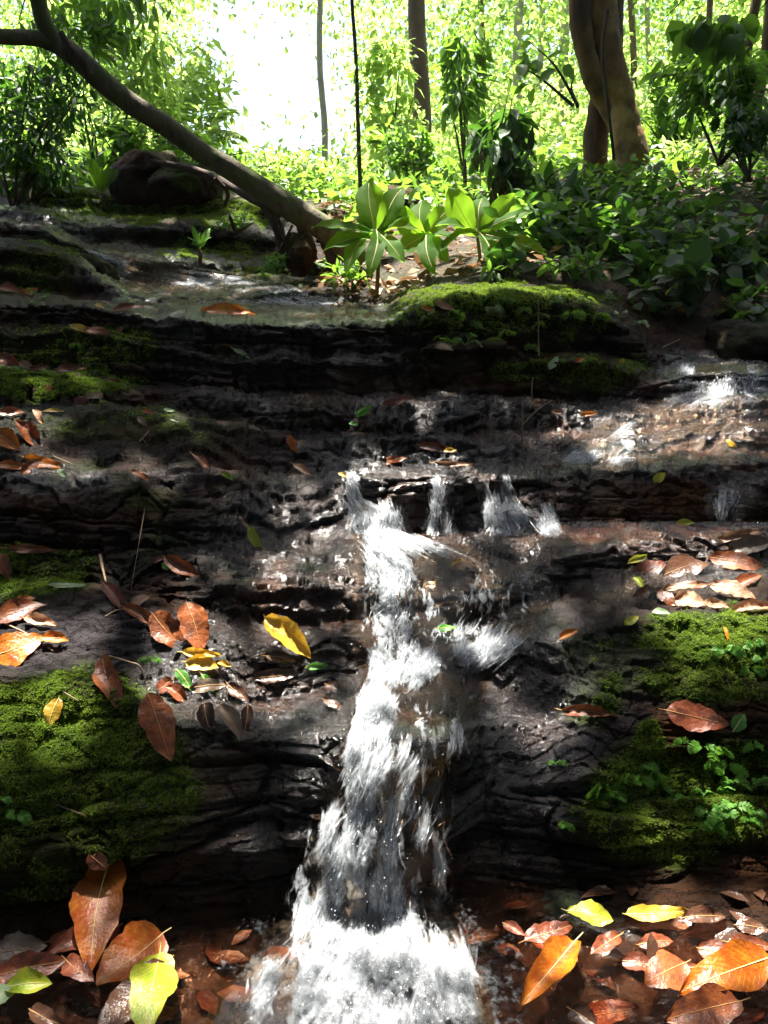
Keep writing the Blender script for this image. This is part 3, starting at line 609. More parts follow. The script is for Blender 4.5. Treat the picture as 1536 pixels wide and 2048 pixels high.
def sample(V, r, c):
    r = np.clip(r, 0, V.shape[0] - 1.001); c = np.clip(c, 0, V.shape[1] - 1.001)
    i = r.astype(int); j = c.astype(int); fr = (r - i)[..., None]; fc = (c - j)[..., None]
    return (V[i, j] * (1 - fr) + V[i + 1, j] * fr) * (1 - fc) + (V[i, j + 1] * (1 - fr) + V[i + 1, j + 1] * fr) * fc
STR = strand_mat('white_water_strand', .48); STRW = strand_mat('soft_white_water', .30)
def strands(parent, V, foam_glint, n, wid, ln, out, jit=1.0, name='white_water', thr=.5, mat=None):
    nv, nu = foam_glint.shape; K = 8
    jj, ii = np.meshgrid(np.arange(nu), np.arange(nv)); cl = vnoise(np.stack([jj / 2.6, ii / 22., jj * 0. + n % 97], -1), 3) + .7 * vnoise(np.stack([jj / 6., ii / 9., jj * 0. + n % 89], -1), 4)
    w = (np.clip(foam_glint - thr, 0, 1) * sstep(-.35, .75, cl)).ravel() ** 1.2; w /= w.sum()
    idx = rng.choice(nv * nu, n, p=w); r0 = idx // nu + rng.random(n); c0 = idx % nu + rng.random(n)
    L = rng.uniform(.4, 1.3, n) * ln; t = np.linspace(-.5, .5, K)
    r = r0[:, None] + L[:, None] * t; c = c0[:, None] + (rng.normal(0, jit, n)[:, None] * t + .4 * np.sin(t * 5 + rng.uniform(0, 6, n)[:, None]))
    C = sample(V, r, c)
    o = rng.random(n) ** 1.6 * out
    arch = (o[:, None] * (.4 + .6 * np.cos(t * 2.6)))[..., None]
    C = C + arch * np.array([0, -.9, .35]) + (rng.normal(0, .004, (n, 1, 3)) + rng.normal(0, .02, (n, 1, 1)) * t[None, :, None] * np.array([.5, 0, 0]))
    T = np.gradient(C, axis=1); T /= np.linalg.norm(T, axis=-1, keepdims=True) + 1e-9
    view = C - np.array(CAMP); view /= np.linalg.norm(view, axis=-1, keepdims=True)
    nr = np.array([0, -.8, .6]) + rng.normal(0, .5, (n, 1, 3)); side = np.cross(T, nr); side /= np.linalg.norm(side, axis=-1, keepdims=True) + 1e-9
    up = np.cross(side, T)
    wd = (rng.uniform(.4, 1.4, n) * wid)[:, None, None] * np.ones((1, K, 1))
    A = C - side * wd; B = C + up * wd * .5 * np.sign(up[..., 2:3] + 1e-6); D_ = C + side * wd
    VV = np.stack([A, B, D_], 2)                       # n,K,3,3
    uv = np.zeros((n, K, 3, 2)); uv[..., 0] = np.array([0, .5, 1]); uv[..., 1] = np.linspace(0, 1, K)[None, :, None]
    f = grid_faces(K, 3); mat = mat or STR; F = (f[None] + (np.arange(n) * K * 3)[:, None, None]).reshape(-1, 4)
    o = link(name, npmesh(name, VV.reshape(-1, 3), F, mat, True, uv.reshape(-1, 2)), parent); tag(o, kind='stuff'); return o
DROP = None
def drops(parent, V, foam_glint, n, out, size=.0022):
    global DROP
    if DROP is None: DROP = water_mat('water_drop', (.95, .97, 1), .001, 60, False, .05); 
    nv, nu = foam_glint.shape; w = np.clip(foam_glint - .45, 0, 1).ravel(); w /= w.sum(); idx = rng.choice(nv * nu, n, p=w)
    pos = sample(V, idx // nu + rng.random(n), idx % nu + rng.random(n)); pos += np.stack([rng.normal(0, .02, n), -rng.random(n) * out, rng.random(n) * out * .8], -1)
    T = np.array([[1, 0, 0], [-1, 0, 0], [0, 1, 0], [0, -1, 0], [0, 0, 1.4], [0, 0, -1.4]]); F = np.array([[0, 2, 4], [2, 1, 4], [1, 3, 4], [3, 0, 4], [2, 0, 5], [1, 2, 5], [3, 1, 5], [0, 3, 5]])
    Vv, Ff, _, rn = scatter(T, F, pos, np.repeat(np.eye(3)[None], n, 0), rng.uniform(.3, 1.2, n) * size)
    o = link('water_drops', npmesh('water_drops', Vv, Ff, SPRAYM, True), parent); tag(o, kind='stuff')
m_, nt_, out_, N_, L_ = newmat('spray_drop'); d_ = N_('ShaderNodeBsdfDiffuse'); d_.inputs[0].default_value = (.85, .88, .9, 1); t_ = N_('ShaderNodeBsdfTranslucent'); t_.inputs[0].default_value = (.85, .88, .9, 1)
x_ = N_('ShaderNodeMixShader', Fac=.5); L_(d_.outputs[0], x_.inputs[1]); L_(t_.outputs[0], x_.inputs[2]); L_(x_.outputs[0], out_.inputs[0]); SPRAYM = m_

R_low = [(1435, 690, 930), (1500, 668, 935), (1600, 640, 905), (1700, 600, 895), (1800, 560, 905), (1880, 520, 935), (1950, 450, 965), (2090, 380, 1010)]
R_mid = [(1066, 690, 850), (1110, 695, 1000), (1160, 698, 1120), (1200, 700, 1130), (1290, 705, 1050), (1340, 725, 985), (1400, 705, 965), (1445, 685, 940)]
R_cur = [(938, 680, 1075), (975, 685, 1085), (1040, 675, 1130), (1070, 670, 1160)]
R_rap = [(790, 1330, 1580), (840, 1215, 1580), (880, 1150, 1580), (930, 1070, 1580)]
R_sml = [(728, 1350, 1580), (765, 1345, 1580), (805, 1330, 1580)]
R_top = [(500, 150, 235), (540, 205, 430), (560, 225, 640), (600, 330, 690), (640, 520, 780)]
R_rt2 = [(930, 1330, 1570), (980, 1410, 1530), (1045, 1400, 1500)]
wl, Vl, Fl = water_obj('waterfall', 'widest white waterfall pouring over the lowest rock wall', R_low, off=.022, seed=1, base=.36, bridge=8, ksm=7, arc=.055, holes=.5)
wm, Vm, Fm = water_obj('waterfall', 'white cascade tumbling down the wet rock steps in the middle', R_mid, off=.012, seed=2, base=.16, mat=THIN, bridge=4, ksm=3)
CUR = [water_obj('waterfall', lab, rows, off=.010, seed=30 + k, base=.3, bridge=5, ksm=4, step=4., holes=.12)
       for k, (lab, rows) in enumerate([('left falling strand of the middle curtain, widening into a white splash', [(948, 686, 716), (1000, 684, 730), (1025, 684, 790), (1078, 672, 820)]),
                                        ('thin broken drips in the middle of the brown curtain ledge', [(950, 838, 905), (1010, 845, 900), (1070, 840, 915)]),
                                        ('short splash of water just right of the left falling strand', [(1000, 738, 802), (1074, 722, 835)]),
                                        ('small outermost splash at the right end of the middle curtain', [(1006, 1068, 1108), (1074, 1062, 1136)]),
                                        ('right falling strand of the middle curtain, fanning to the right', [(952, 945, 1050), (1000, 955, 1062), (1072, 950, 1130)])])]
wr, Vr, Fr = water_obj('rapids', 'sparkling shallow rapids over thin rock steps at right', R_rap, off=.007, seed=4, base=.05, mat=THIN, bridge=2, ksm=2)
ws, Vs_, Fs_ = water_obj('waterfall', 'small waterfall beside the mossy boulder at the right edge', R_sml, off=.012, seed=5, base=.3, bridge=4, ksm=4)
wt, Vt, Ft = water_obj('stream', 'upper stream sliding over dark rock with blue-white glints', R_top, off=.006, seed=6, base=.05, mat=THIN, bridge=2, ksm=2)
wr2, Vr2, Fr2 = water_obj('trickle', 'thin trickle down the brown rock face below the right rapids', R_rt2, off=.007, seed=7, base=.1, mat=THIN, bridge=2, ksm=3)
strands(wl, Vl, Fl, 4200, .0022, 13, .035, .7)
strands(wl, Vl, Fl, 4200, .0042, 12, .035, .6, mat=STRW)
strands(wl, Vl[int(Vl.shape[0] * .66):], Fl[int(Fl.shape[0] * .66):], 1900, .006, 6, .12, 2.5, thr=.55, mat=STRW)
strands(wm, Vm, Fm, 3200, .0022, 9, .022, 1.4, thr=.5)
strands(wm, Vm, Fm, 2400, .005, 6, .015, 1.4, thr=.6, mat=STRW)
for o_, v_, f_ in CUR: strands(o_, v_, f_, 420, .0019, 12, .015, .6, thr=.4)
strands(wr, Vr, Fr, 700, .0018, 6, .01, 1.2, thr=.45)
strands(ws, Vs_, Fs_, 600, .0022, 9, .015, .5)
strands(wt, Vt, Ft, 350, .002, 8, .008, 1.5, thr=.42)
strands(wr2, Vr2, Fr2, 90, .0016, 8, .008, .5, thr=.3)
drops(wl, Vl, Fl, 260, .09, .0010); drops(wm, Vm, Fm, 120, .05, .0009)
# shallow pools standing on the treads
def pool(name, rows, z_off, mat, seed, step=6, kind='structure'):
    V, px, py, uv = sheet_grid(rows, step, .002, 9, seed, 1)
    zc = gsm(gsm(V[..., 2], 8, 0), 12, 1)
    V = V.copy(); V[..., 2] = zc + z_off + .0018 * fbm(V * 40, 3, 9)
    return tag(link(name, npmesh(name, V.reshape(-1, 3), grid_faces(*V.shape[:2]), mat, True, uv.reshape(-1, 2))), None, None, None, kind)
pool('shallow_pool', [(1046, 1120, 1580), (1085, 1150, 1580)], .006, POOLW, 11, 4)
xs = np.linspace(-1.6, 1.6, 260); ys = np.linspace(.55, 1.32, 100); X, Y = np.meshgrid(xs, ys)
Z = .030 + .035 * sstep(1.0, 1.25, Y) * 0 + .006 * fbm(np.stack([X * 9, Y * 14, X * 0], -1), 4, 12) + .010 * np.exp(-((X + .0) ** 2 + (Y - 1.02) ** 2) / .05) * fbm(np.stack([X * 30, Y * 30, X * 0], -1), 3, 14)
foamp = .95 * np.exp(-((np.sqrt((X + .02) ** 2 + ((Y - 1.0) * 1.0) ** 2) - .05) / .20) ** 2) + .10 * fbm(np.stack([X * 12, Y * 12, X * 0], -1), 3, 15)
WATER2 = water_mat('foaming_pool_water', (.74, .5, .36), .030, 40, True, .03, 1.0, 1.6)
tag(link('pool_water', npmesh('pool_water', np.stack([X, Y, Z], -1).reshape(-1, 3), grid_faces(100, 260), WATER2, True, np.stack([X, Y * 3], -1).reshape(-1, 2), dict(foam_glint=foamp))), kind='structure')

# ------------------------------------------------------------------ moss: short fronds on each ledge where moss grows
mt = []
for k in range(3):
    a = k * 2.1; w, h = .28, 1.0; c, s = math.cos(a), math.sin(a)
    mt += [(-w * s, w * c, 0), (w * s, -w * c, 0), (c * .7, s * .7, h * .7), (c * 1.1, s * 1.1, h * .55)]
MT = np.array(mt); MF = np.array([[4 * k, 4 * k + 1, 4 * k + 2] for k in range(3)] + [[4 * k, 4 * k + 2, 4 * k + 3] for k in range(3)])
NM = normals(G)
dA = np.linalg.norm(np.cross(np.gradient(G, axis=0), np.gradient(G, axis=1)), axis=-1)
def moss_on(key):
    o, r0, r1, c0, c1 = LEDGES[key]
    m = moss[r0:r1, c0:c1]; inside = (px0[r0:r1, c0:c1] > -30) & (px0[r0:r1, c0:c1] < 1566)
    dens = 1 / (.0035 + .0012 * dep[r0:r1, c0:c1]) ** 2
    lam = np.clip(m - .34, 0, 1) * dA[r0:r1, c0:c1] * dens * 4.2 * inside
    cnt_ = rng.poisson(np.clip(lam, 0, 4)); rr, cc = np.nonzero(cnt_)
    if len(rr) < 30: return
    rep = cnt_[rr, cc]; rr = np.repeat(rr, rep); cc = np.repeat(cc, rep); n = len(rr)
    pos = sample(G[r0:r1 + 1, c0:c1 + 1], rr + rng.random(n), cc + rng.random(n)); nn = NM[r0:r1, c0:c1][rr, cc]
    zax = nn + rng.normal(0, .45, (n, 3)) + np.array([0, 0, .3]); R = frames(np.cross(zax, rng.normal(0, 1, (n, 3))), zax)
    sc = rng.uniform(.6, 1.5, n) * (.0021 + .0010 * dep[r0:r1, c0:c1][rr, cc])
    V, F, _, rn = scatter(MT, MF, pos, R, sc)
    piv = np.array(o.location)
    tag(link('moss', npmesh('moss', V - piv, F, LM['mossleaf'], False, None, dict(rnd=rn)), o), kind='stuff')
for k in LEDGES: moss_on(k)
# ------------------------------------------------------------------ leaves
def leaf_grid(L, W, bend=.1, fold=.15, wave=.02, curl=0., twist=0., nt=15, ns=7, shape=.8, seed=0, ribs=9, rib=.004):
    r = random.Random(seed); t = np.linspace(0, 1, nt)[:, None]; s = np.linspace(-1, 1, ns)[None, :]
    w = W / 2 * np.sin(np.pi * t ** shape) ** .72 * (1 - .12 * t); w = np.maximum(w, W * .004)
    w = w * (1 + .07 * np.sin(t * 13 + seed + s) * np.abs(s) + .05 * np.sin(t * 31 + seed * 2 + 2 * s))
    x = s * w; y = t * L + 0 * s
    z = fold * np.abs(x) + wave * L * np.sin(t * 9 + s * 1.6 + seed) * np.abs(s) + bend * L * (-(t - .5) ** 2 * 2 + .5)
    z = z + rib * np.cos(2 * np.pi * ribs * (t - .28 * np.abs(s))) * np.abs(s) * (1 - t * .5) * (L / .2)
    if curl:                                    # sides roll up
        a = s * curl; x = w * np.sin(a) / max(abs(curl), 1e-3); z = z + w * (1 - np.cos(a)) / max(abs(curl), 1e-3)
    x = x + .05 * L * math.sin(seed) * np.sin(np.pi * t)
    if twist:
        a = twist * (t - .5); x, z = x * np.cos(a) - z * np.sin(a), x * np.sin(a) + z * np.cos(a)
    V = np.stack([x, y, z + 0 * s], -1); uv = np.stack([(s + 1) / 2 + 0 * t, t + 0 * s], -1)
    return V.reshape(-1, 3), grid_faces(nt, ns), uv.reshape(-1, 2), V[:, ns // 2]
def build_leaf(name, A, B, W, nrm, mat, seed=0, rib_mat=None, petiole=.12, label=None, cat=None, group=None, parent=None, **kw):
    A, B = Vector(A), Vector(B); y = (B - A); L = y.length; y.normalize(); z = (Vector(nrm) - y * y.dot(Vector(nrm))).normalized(); x = y.cross(z)
    V, F, uv, mid = leaf_grid(L, W, seed=seed, **kw)
    me = npmesh(name, V, F, LM[mat], True, uv, dict(rnd=np.full(len(V), (seed * .377) % 1)))
    o = link(name, me, parent); M = Matrix((x, y, z)).transposed().to_4x4(); M.translation = A
    if parent is not None: o.matrix_basis = parent.matrix_basis.inverted() @ M
    else: o.matrix_basis = M
    if rib_mat:
        r = max(.0006, L * .0045); m2 = mid + np.array([0, 0, r * .5])
        if petiole: m2 = np.vstack([m2[:1] + np.array([[.02 * L * math.sin(seed * 3), -petiole * L, .012 * L]]), m2])
        tv, tf = tube_data(m2[:-1], np.linspace(r * 1.5, r * .45, len(m2) - 1), 5)
        link('midrib', npmesh('midrib', tv, tf, LM[rib_mat], True, None, dict(rnd=np.full(len(tv), .5))), o)
    return tag(o, label, cat, group)
def drop_leaf(a, b, wpx, mat, label, lift=.008, tilt=.45, group='fallen leaves on the rocks', name='fallen_leaf', cat='leaf', sunk=False, **kw):
    seed = int(a[0] * 3 + a[1] * 7 + b[0]) % 997
    ca, cb = min(max(a[0], -60), 1600), min(max(b[0], -60), 1600)
    C, n = hit((ca + cb) / 2, (a[1] + b[1]) / 2)
    if C is None: return None
    ns = [hit((ca + cb) / 2 + dx, (a[1] + b[1]) / 2 + dy) for dx in (-14, 0, 14) for dy in (-8, 0, 8)]
    ds = sorted([(h[0] - CAMP).length for h in ns if h[0]]); dist = ds[len(ds) // 3]
    n = sum([h[1] if h[1].dot(CAMP - C) > 0 else -h[1] for h in ns if h[1]], Vector()).normalized()
    v = (CAMP - C).normalized()
    C = CAMP - v * (dist)
    n = (n * (1 - tilt) + v * tilt + Vector((0, 0, .15))).normalized()
    if n.dot(v) < .3: n = (n + v * .5).normalized()
    if (a[1] + b[1]) / 2 > 1800 and a[0] > 900: lift = max(lift, .012)
    C = C + n * lift
    def onp(p):
        r = RAY(*p); t = (C - CAMP).dot(n) / r.dot(n); t = min(max(t, dist * .86), dist * 1.16); return CAMP + r * t
    A, B = onp(a), onp(b)
    def dry(q):
        r = (q - CAMP).normalized(); return CAMP + r * ((CAMZ - .058) / -r.z) if q.z < .058 and r.z < 0 else q
    if not sunk: A, B = dry(A), dry(B)
    y = (B - A).normalized(); x = y.cross(n).normalized()
    fs = (x - v * x.dot(v)).length; W = wpx * dist / FPX / max(fs, .45)
    L = (B - A).length; rb = {'yellow': 'midrib_pale', 'lime': 'midrib_pale', 'orange': 'midrib_pale', 'green': 'midrib_pale', 'mint': 'midrib_pale', 'tan': 'midrib'}.get(mat, 'midrib')
    R = random.Random(seed)
    k = dict(bend=R.uniform(.03, .13), fold=R.uniform(-.1, .35), wave=R.uniform(.012, .045), curl=R.choice([0, .3, .6, .9]), twist=R.uniform(-.8, .8)); k.update(kw)
    small = math.hypot(a[0] - b[0], a[1] - b[1]) < 40
    if small: k.update(nt=9, ns=5)
    o = build_leaf(name, A, B, W, n, mat, seed, rb if not small else None, .12 if R.random() < .6 else .04, label, cat, group, **k)
    return o
LEAVES = [
 ((222, 1712), (182, 1946), 88, 'orange', 'large bright orange leaf standing upright at the bottom left', dict(curl=.4, wave=.02, bend=.06, tilt=.7, lift=.03, twist=0)),
 ((240, 1850), (92, 1908), 58, 'red', 'dark red-brown leaf tucked behind the upright orange leaf', dict(lift=.012)),
 ((326, 1866), (192, 1968), 92, 'orange', 'ribbed orange-brown leaf leaning right of the upright orange leaf', dict(rib=.007, lift=.02)),
 ((320, 1905), (288, 2075), 78, 'lime', 'drooping yellow-green leaf at the bottom edge beside the ribbed leaf', dict(lift=.03, tilt=.6)),
 ((330, 1925), (190, 2060), 62, 'dark', 'dark wet leaf below the ribbed orange-brown leaf', dict(lift=.008)),
 ((-25, 1912), (95, 1892), 52, 'grey', 'pale ribbed brown leaf lowest at the left edge', dict(rib=.008)),
 ((-15, 1955), (135, 1922), 46, 'red', 'glossy red-brown leaf lying over the yellow-green leaf at bottom left', {}),
 ((8, 1978), (105, 1968), 40, 'lime', 'mottled yellow-green leaf at the bottom left corner', {}),
 ((130, 1918), (188, 1962), 38, 'red', 'small brown leaf under the tip of the upright orange leaf', {}),
 ((176, 1708), (215, 1738), 32, 'red', 'small red-brown leaf peeping out above the upright orange leaf', {}),
 ((-20, 2000), (30, 1985), 30, 'mint', 'pale green leaf fragment in the bottom left corner', {}),
 ((205, 1310), (243, 1425), 52, 'brown', 'curled S-shaped brown leaf hanging over the left moss', dict(curl=.9, twist=.9, tilt=.6)),
 ((295, 1385), (342, 1522), 64, 'brown', 'long red-brown leaf hanging from a thin bent stalk', dict(tilt=.7, bend=.04, twist=.1, curl=0)),
 ((372, 1204), (402, 1308), 62, 'brown', 'upright brown leaf at the top of the leaf group left of the cascade', dict(tilt=.75, lift=.03, twist=.1)),
 ((304, 1226), (372, 1300), 58, 'brown', 'brown leaf overlapping the upright brown leaf from the left', dict(tilt=.7, twist=0)),
 ((205, 1165), (252, 1232), 32, 'red', 'narrow folded brown leaf at the upper end of the leaf chain', dict(curl=.9)),
 ((245, 1213), (322, 1250), 30, 'brown', 'curled brown leaf in the middle of the leaf chain', dict(curl=1.0)),
 ((298, 1193), (256, 1216), 20, 'tan', 'small light brown leaf sticking out of the leaf chain', {}),
 ((-40, 1318), (88, 1272), 66, 'orange', 'large orange-yellow leaf at the left edge on grey rock', dict(tilt=.6, bend=.04)),
 ((80, 1278), (138, 1280), 24, 'orange', 'small orange-brown leaf touching the large one on grey rock', {}),
 ((-12, 1242), (96, 1210), 42, 'brown', 'thick curled brown leaf above the orange-yellow one at left edge', dict(curl=.8)),
 ((28, 1205), (72, 1196), 16, 'orange', 'small orange leaf peeping over the thick curled brown leaf', {}),
 ((48, 1236), (116, 1252), 24, 'tan', 'small brown leaf with a pale edge on the grey rock', dict(curl=.7)),
 ((-2, 1106), (22, 1162), 26, 'brown', 'folded brown leaf hanging at the left edge above the moss', dict(tilt=.6)),
 ((14, 1096), (110, 1100), 18, 'brown', 'flat brown leaf seen edge-on along the ledge at far left', dict(wave=.04)),
 ((328, 1113), (406, 1158), 32, 'brown', 'brown leaf lying beside a tiny green leaf on dark rock', dict(tilt=.6)),
 ((300, 1124), (333, 1112), 12, 'red', 'narrow brown scrap above the leaf with the tiny green one', {}),
 ((324, 1126), (341, 1141), 11, 'green', 'tiny bright green leaf touching a brown one', {}),
 ((96, 1169), (173, 1170), 10, 'mint', 'slender pale green leaf lying flat on the left rock', {}),
 ((364, 1304), (442, 1310), 22, 'yellow', 'thin yellow leaf below the two large brown leaves', {}),
 ((370, 1324), (438, 1336), 34, 'yellow', 'broad yellow leaf with green tinge in the middle of the group', dict(tilt=.6)),
 ((434, 1325), (463, 1333), 14, 'yellow', 'small yellow scrap at the right end of the leaf group', {}),
 ((352, 1338), (382, 1382), 22, 'green', 'glossy green leaf under the yellow leaves', {}),
 ((402, 1348), (432, 1394), 22, 'green', 'second glossy green leaf right of the first under yellow leaves', {}),
 ((378, 1376), (456, 1372), 26, 'grey', 'arched grey-brown wet leaf below the yellow leaves', dict(bend=.2)),
 ((345, 1358), (308, 1386), 28, 'red', 'crumpled brown leaf at the left of the wet leaf group', dict(wave=.05)),
 ((330, 1374), (376, 1408), 30, 'brown', 'crumpled light brown leaf near the hanging red-brown leaf', dict(wave=.05, curl=.9)),
 ((455, 1368), (499, 1402), 30, 'dark', 'cupped dark brown leaf on the glistening rock', dict(curl=1.0)),
 ((408, 1406), (424, 1468), 40, 'dark', 'left dark leaf of the three wet leaves stuck together', dict(tilt=.7)),
 ((440, 1408), (480, 1484), 38, 'grey', 'middle grey-brown leaf of the three wet leaves stuck together', dict(tilt=.7)),
 ((496, 1410), (486, 1478), 28, 'dark', 'right dark leaf of the three wet leaves stuck together', dict(tilt=.7)),
 ((529, 1234), (622, 1318), 56, 'yellow', 'large yellow-orange ribbed leaf alone on wet black rock', dict(tilt=.75, rib=.007, lift=.03, twist=.1, bend=.05)),
 ((530, 1312), (594, 1324), 28, 'dark', 'dark leaf just under the large yellow-orange ribbed leaf', {}),
 ((504, 1356), (600, 1344), 32, 'dark', 'long dark wet leaf below the yellow-orange ribbed leaf', {}),
 ((612, 1336), (656, 1331), 18, 'green', 'small bright green leaf on wet rock left of the cascade', {}),
 ((118, 1396), (96, 1453), 32, 'yellow', 'yellow leaf with dark blotches on the left moss', dict(tilt=.7)),
 ((650, 1368), (686, 1386), 24, 'dark', 'dark leaf at the left rim of the cascade', {}),
 ((645, 1398), (692, 1420), 18, 'dark', 'dark narrow leaf pressed to the rock beside the cascade', {}),
 ((30, 840), (79, 897), 36, 'brown', 'oval orange-brown leaf with yellow tip at the far left', dict(tilt=.7, shape=1.)),
 ((-12, 862), (38, 902), 44, 'orange', 'orange leaf cut by the left edge beside the oval leaf', dict(tilt=.6)),
 ((-6, 826), (56, 828), 15, 'brown', 'flat brown leaf on the ledge at the far left', {}),
 ((66, 818), (87, 850), 16, 'tan', 'curled tan leaf above the oval orange-brown leaf', dict(curl=.9)),
 ((86, 823), (131, 824), 7, 'yellow', 'thin yellow sliver on the grey ledge top', {}),
 ((158, 792), (164, 818), 26, 'red', 'red-brown leaf standing on the yellow-green mossy slab', dict(tilt=.8)),
 ((96, 768), (102, 791), 11, 'brown', 'little brown leaf on the yellow-green mossy slab', dict(tilt=.7)),
 ((104, 745), (173, 737), 20, 'red', 'curled brown leaf along the rear edge of the mossy slab', dict(curl=.9)),
 ((-4, 712), (42, 735), 26, 'red', 'dark brown leaf at the left edge behind the mossy slab', dict(wave=.05)),
 ((36, 724), (70, 738), 15, 'tan', 'tan crumpled leaf behind the mossy slab', {}),
 ((58, 738), (99, 731), 13, 'red', 'small brown leaf right of the tan crumpled leaf', {}),
 ((196, 757), (241, 762), 11, 'red', 'thin brown leaf at the right end of the mossy slab', {}),
 ((139, 650), (199, 675), 14, 'yellow', 'pale yellow leaf on the upper left ledge', {}),
 ((168, 658), (230, 668), 15, 'brown', 'brown leaf beside the pale yellow leaf on the upper ledge', {}),
 ((231, 673), (246, 653), 11, 'brown', 'small upright brown leaf at the end of the upper ledge', dict(tilt=.7)),
 ((398, 624), (512, 630), 22, 'orange', 'long orange-brown leaf on the lip below the upper stream', dict(tilt=.6)),
 ((222, 626), (288, 614), 14, 'brown', 'brown leaf on the rock lip left of the long orange one', {}),
 ((190, 608), (209, 617), 8, 'yellow', 'tiny yellow leaf near the upper left rock lip', {}),
 ((-6, 577), (48, 590), 20, 'brown', 'brown leaf in the pile at the left edge above the ledges', {}),
 ((40, 592), (77, 577), 16, 'orange', 'curled orange-brown leaf in the pile at upper left edge', {}),
 ((485, 612), (498, 626), 12, 'lime', 'tiny yellow-green leaf above the long orange-brown one', {}),
 ((466, 697), (501, 720), 11, 'mint', 'pale yellow-green leaf on the dark wall of the upper step', dict(tilt=.8)),
 ((712, 835), (743, 811), 17, 'green', 'dark green leaf against the dark rock band', dict(tilt=.8)),
 ((697, 846), (716, 850), 9, 'green', 'tiny green leaf below the dark green one', {}),
 ((577, 869), (592, 906), 18, 'orange', 'small bright orange leaf upright in mid rock', dict(tilt=.8)),
 ((275, 833), (296, 853), 13, 'grey', 'silvery grey leaf standing on the banded bulge', dict(tilt=.8)),
 ((284, 821), (307, 828), 10, 'orange', 'small orange leaf on top of the banded bulge', {}),
 ((327, 818), (354, 824), 7, 'mint', 'pale narrow leaf right of the small orange leaf', {}),
 ((341, 838), (358, 845), 9, 'mint', 'tiny mint green leaf on the banded bulge', {}),
 ((47, 914), (136, 936), 24, 'orange', 'long orange-yellow leaf in the pile on the left ledge', {}),
 ((-8, 931), (52, 935), 18, 'orange', 'orange-brown leaf at the left edge of the ledge pile', {}),
 ((42, 953), (83, 921), 22, 'brown', 'crumpled brown leaf in the middle of the ledge pile', dict(wave=.05)),
 ((116, 939), (132, 956), 14, 'mint', 'pale green square leaf at the right of the ledge pile', dict(tilt=.8)),
 ((384, 908), (424, 949), 18, 'brown', 'twisted brown leaf hanging over the thick dark ledge', dict(curl=.9)),
 ((261, 941), (303, 961), 12, 'brown', 'curled brown leaf on top of the thick ledge', {}),
 ((442, 946), (466, 961), 12, 'lime', 'small yellow-green leaf on the thick ledge', {}),
 ((586, 927), (626, 956), 15, 'tan', 'tan leaf at the wet corner left of the middle fall', {}),
 ((676, 946), (699, 957), 9, 'yellow', 'small yellow leaf caught at the middle fall lip', {}),
 ((478, 1032), (497, 1060), 7, 'tan', 'thin curled stalk leaf above the hanging yellow-green one', {}),
 ((497, 1054), (527, 1106), 24, 'lime', 'yellow-green leaf with a brown lower half on the rock face', dict(tilt=.8)),
 ((765, 808), (824, 794), 16, 'red', 'red-brown leaf at the left end of the thin flaky ledge', {}),
 ((836, 890), (917, 905), 22, 'red', 'broad brown leaf lying behind the middle fall lip', {}),
 ((887, 902), (914, 901), 10, 'yellow', 'small yellow leaf on top of the broad brown leaf', dict(lift=.02)),
 ((758, 929), (816, 916), 16, 'brown', 'brown leaf at the left of the middle fall lip', {}),
 ((868, 925), (948, 929), 12, 'tan', 'pale wet leaf half under water behind the fall lip', {}),
 ((1152, 832), (1196, 827), 12, 'orange', 'bright orange-red leaf near the upright twig', {}),
 ((1102, 823), (1129, 825), 10, 'tan', 'pale orange leaf between twig and orange-red leaf', {}),
 ((1062, 806), (1087, 812), 12, 'tan', 'pale cream curled leaf beside the upright twig', {}),
 ((1098, 739), (1116, 712), 16, 'mint', 'pale curled green leaf standing on the mossy boulder ledge', dict(tilt=.8)),
 ((1149, 723), (1169, 717), 10, 'orange', 'small orange leaf on the mossy boulder ledge', {}),
 ((1238, 731), (1248, 716), 9, 'yellow', 'small yellow leaf standing on the mossy boulder ledge', dict(tilt=.8)),
 ((842, 612), (874, 625), 9, 'orange', 'narrow orange leaf on the draped mossy ledge', {}),
 ((872, 604), (909, 620), 15, 'tan', 'pinkish pale leaf on the draped mossy ledge', {}),
 ((1354, 607), (1374, 636), 14, 'orange', 'orange leaf in the dark bank at right', dict(tilt=.7)),
 ((1485, 587), (1493, 606), 9, 'orange', 'tiny orange leaf on the dark bank near the right edge', dict(tilt=.7)),
 ((1452, 880), (1474, 895), 11, 'yellow', 'yellow leaf on the right rapids', {}),
 ((1307, 966), (1331, 945), 19, 'lime', 'yellow-green leaf hanging on the long brown rock face', dict(tilt=.7)),
 ((1352, 1046), (1389, 1046), 13, 'lime', 'olive yellow leaf at the rear of the brown pool', {}),
 ((1422, 1086), (1532, 1062), 20, 'tan', 'pale ribbed brown leaf arched over the pool at right', dict(rib=.007)),
 ((1452, 1102), (1548, 1084), 40, 'grey', 'large grey-brown leaf under the pale ribbed one', {}),
 ((1267, 1150), (1331, 1124), 38, 'red', 'broad brown leaf at the left of the leaf pile', {}),
 ((1257, 1126), (1294, 1109), 17, 'lime', 'dull yellow leaf topmost at the left of the leaf pile', {}),
 ((1328, 1150), (1422, 1128), 46, 'dark', 'large dark brown leaf at the back of the leaf pile', {}),
 ((1418, 1114), (1540, 1142), 34, 'brown', 'long pale-lit brown leaf at the back right of the pile', {}),
 ((1326, 1179), (1424, 1168), 16, 'tan', 'bright bleached leaf across the middle of the pile', dict(lift=.02)),
 ((1418, 1169), (1514, 1199), 30, 'tan', 'pale tan ribbed leaf in full sun on the pile', dict(rib=.007, lift=.03)),
 ((1349, 1196), (1412, 1212), 34, 'tan', 'crumpled cream leaf at the front of the pile', dict(wave=.06, lift=.02)),
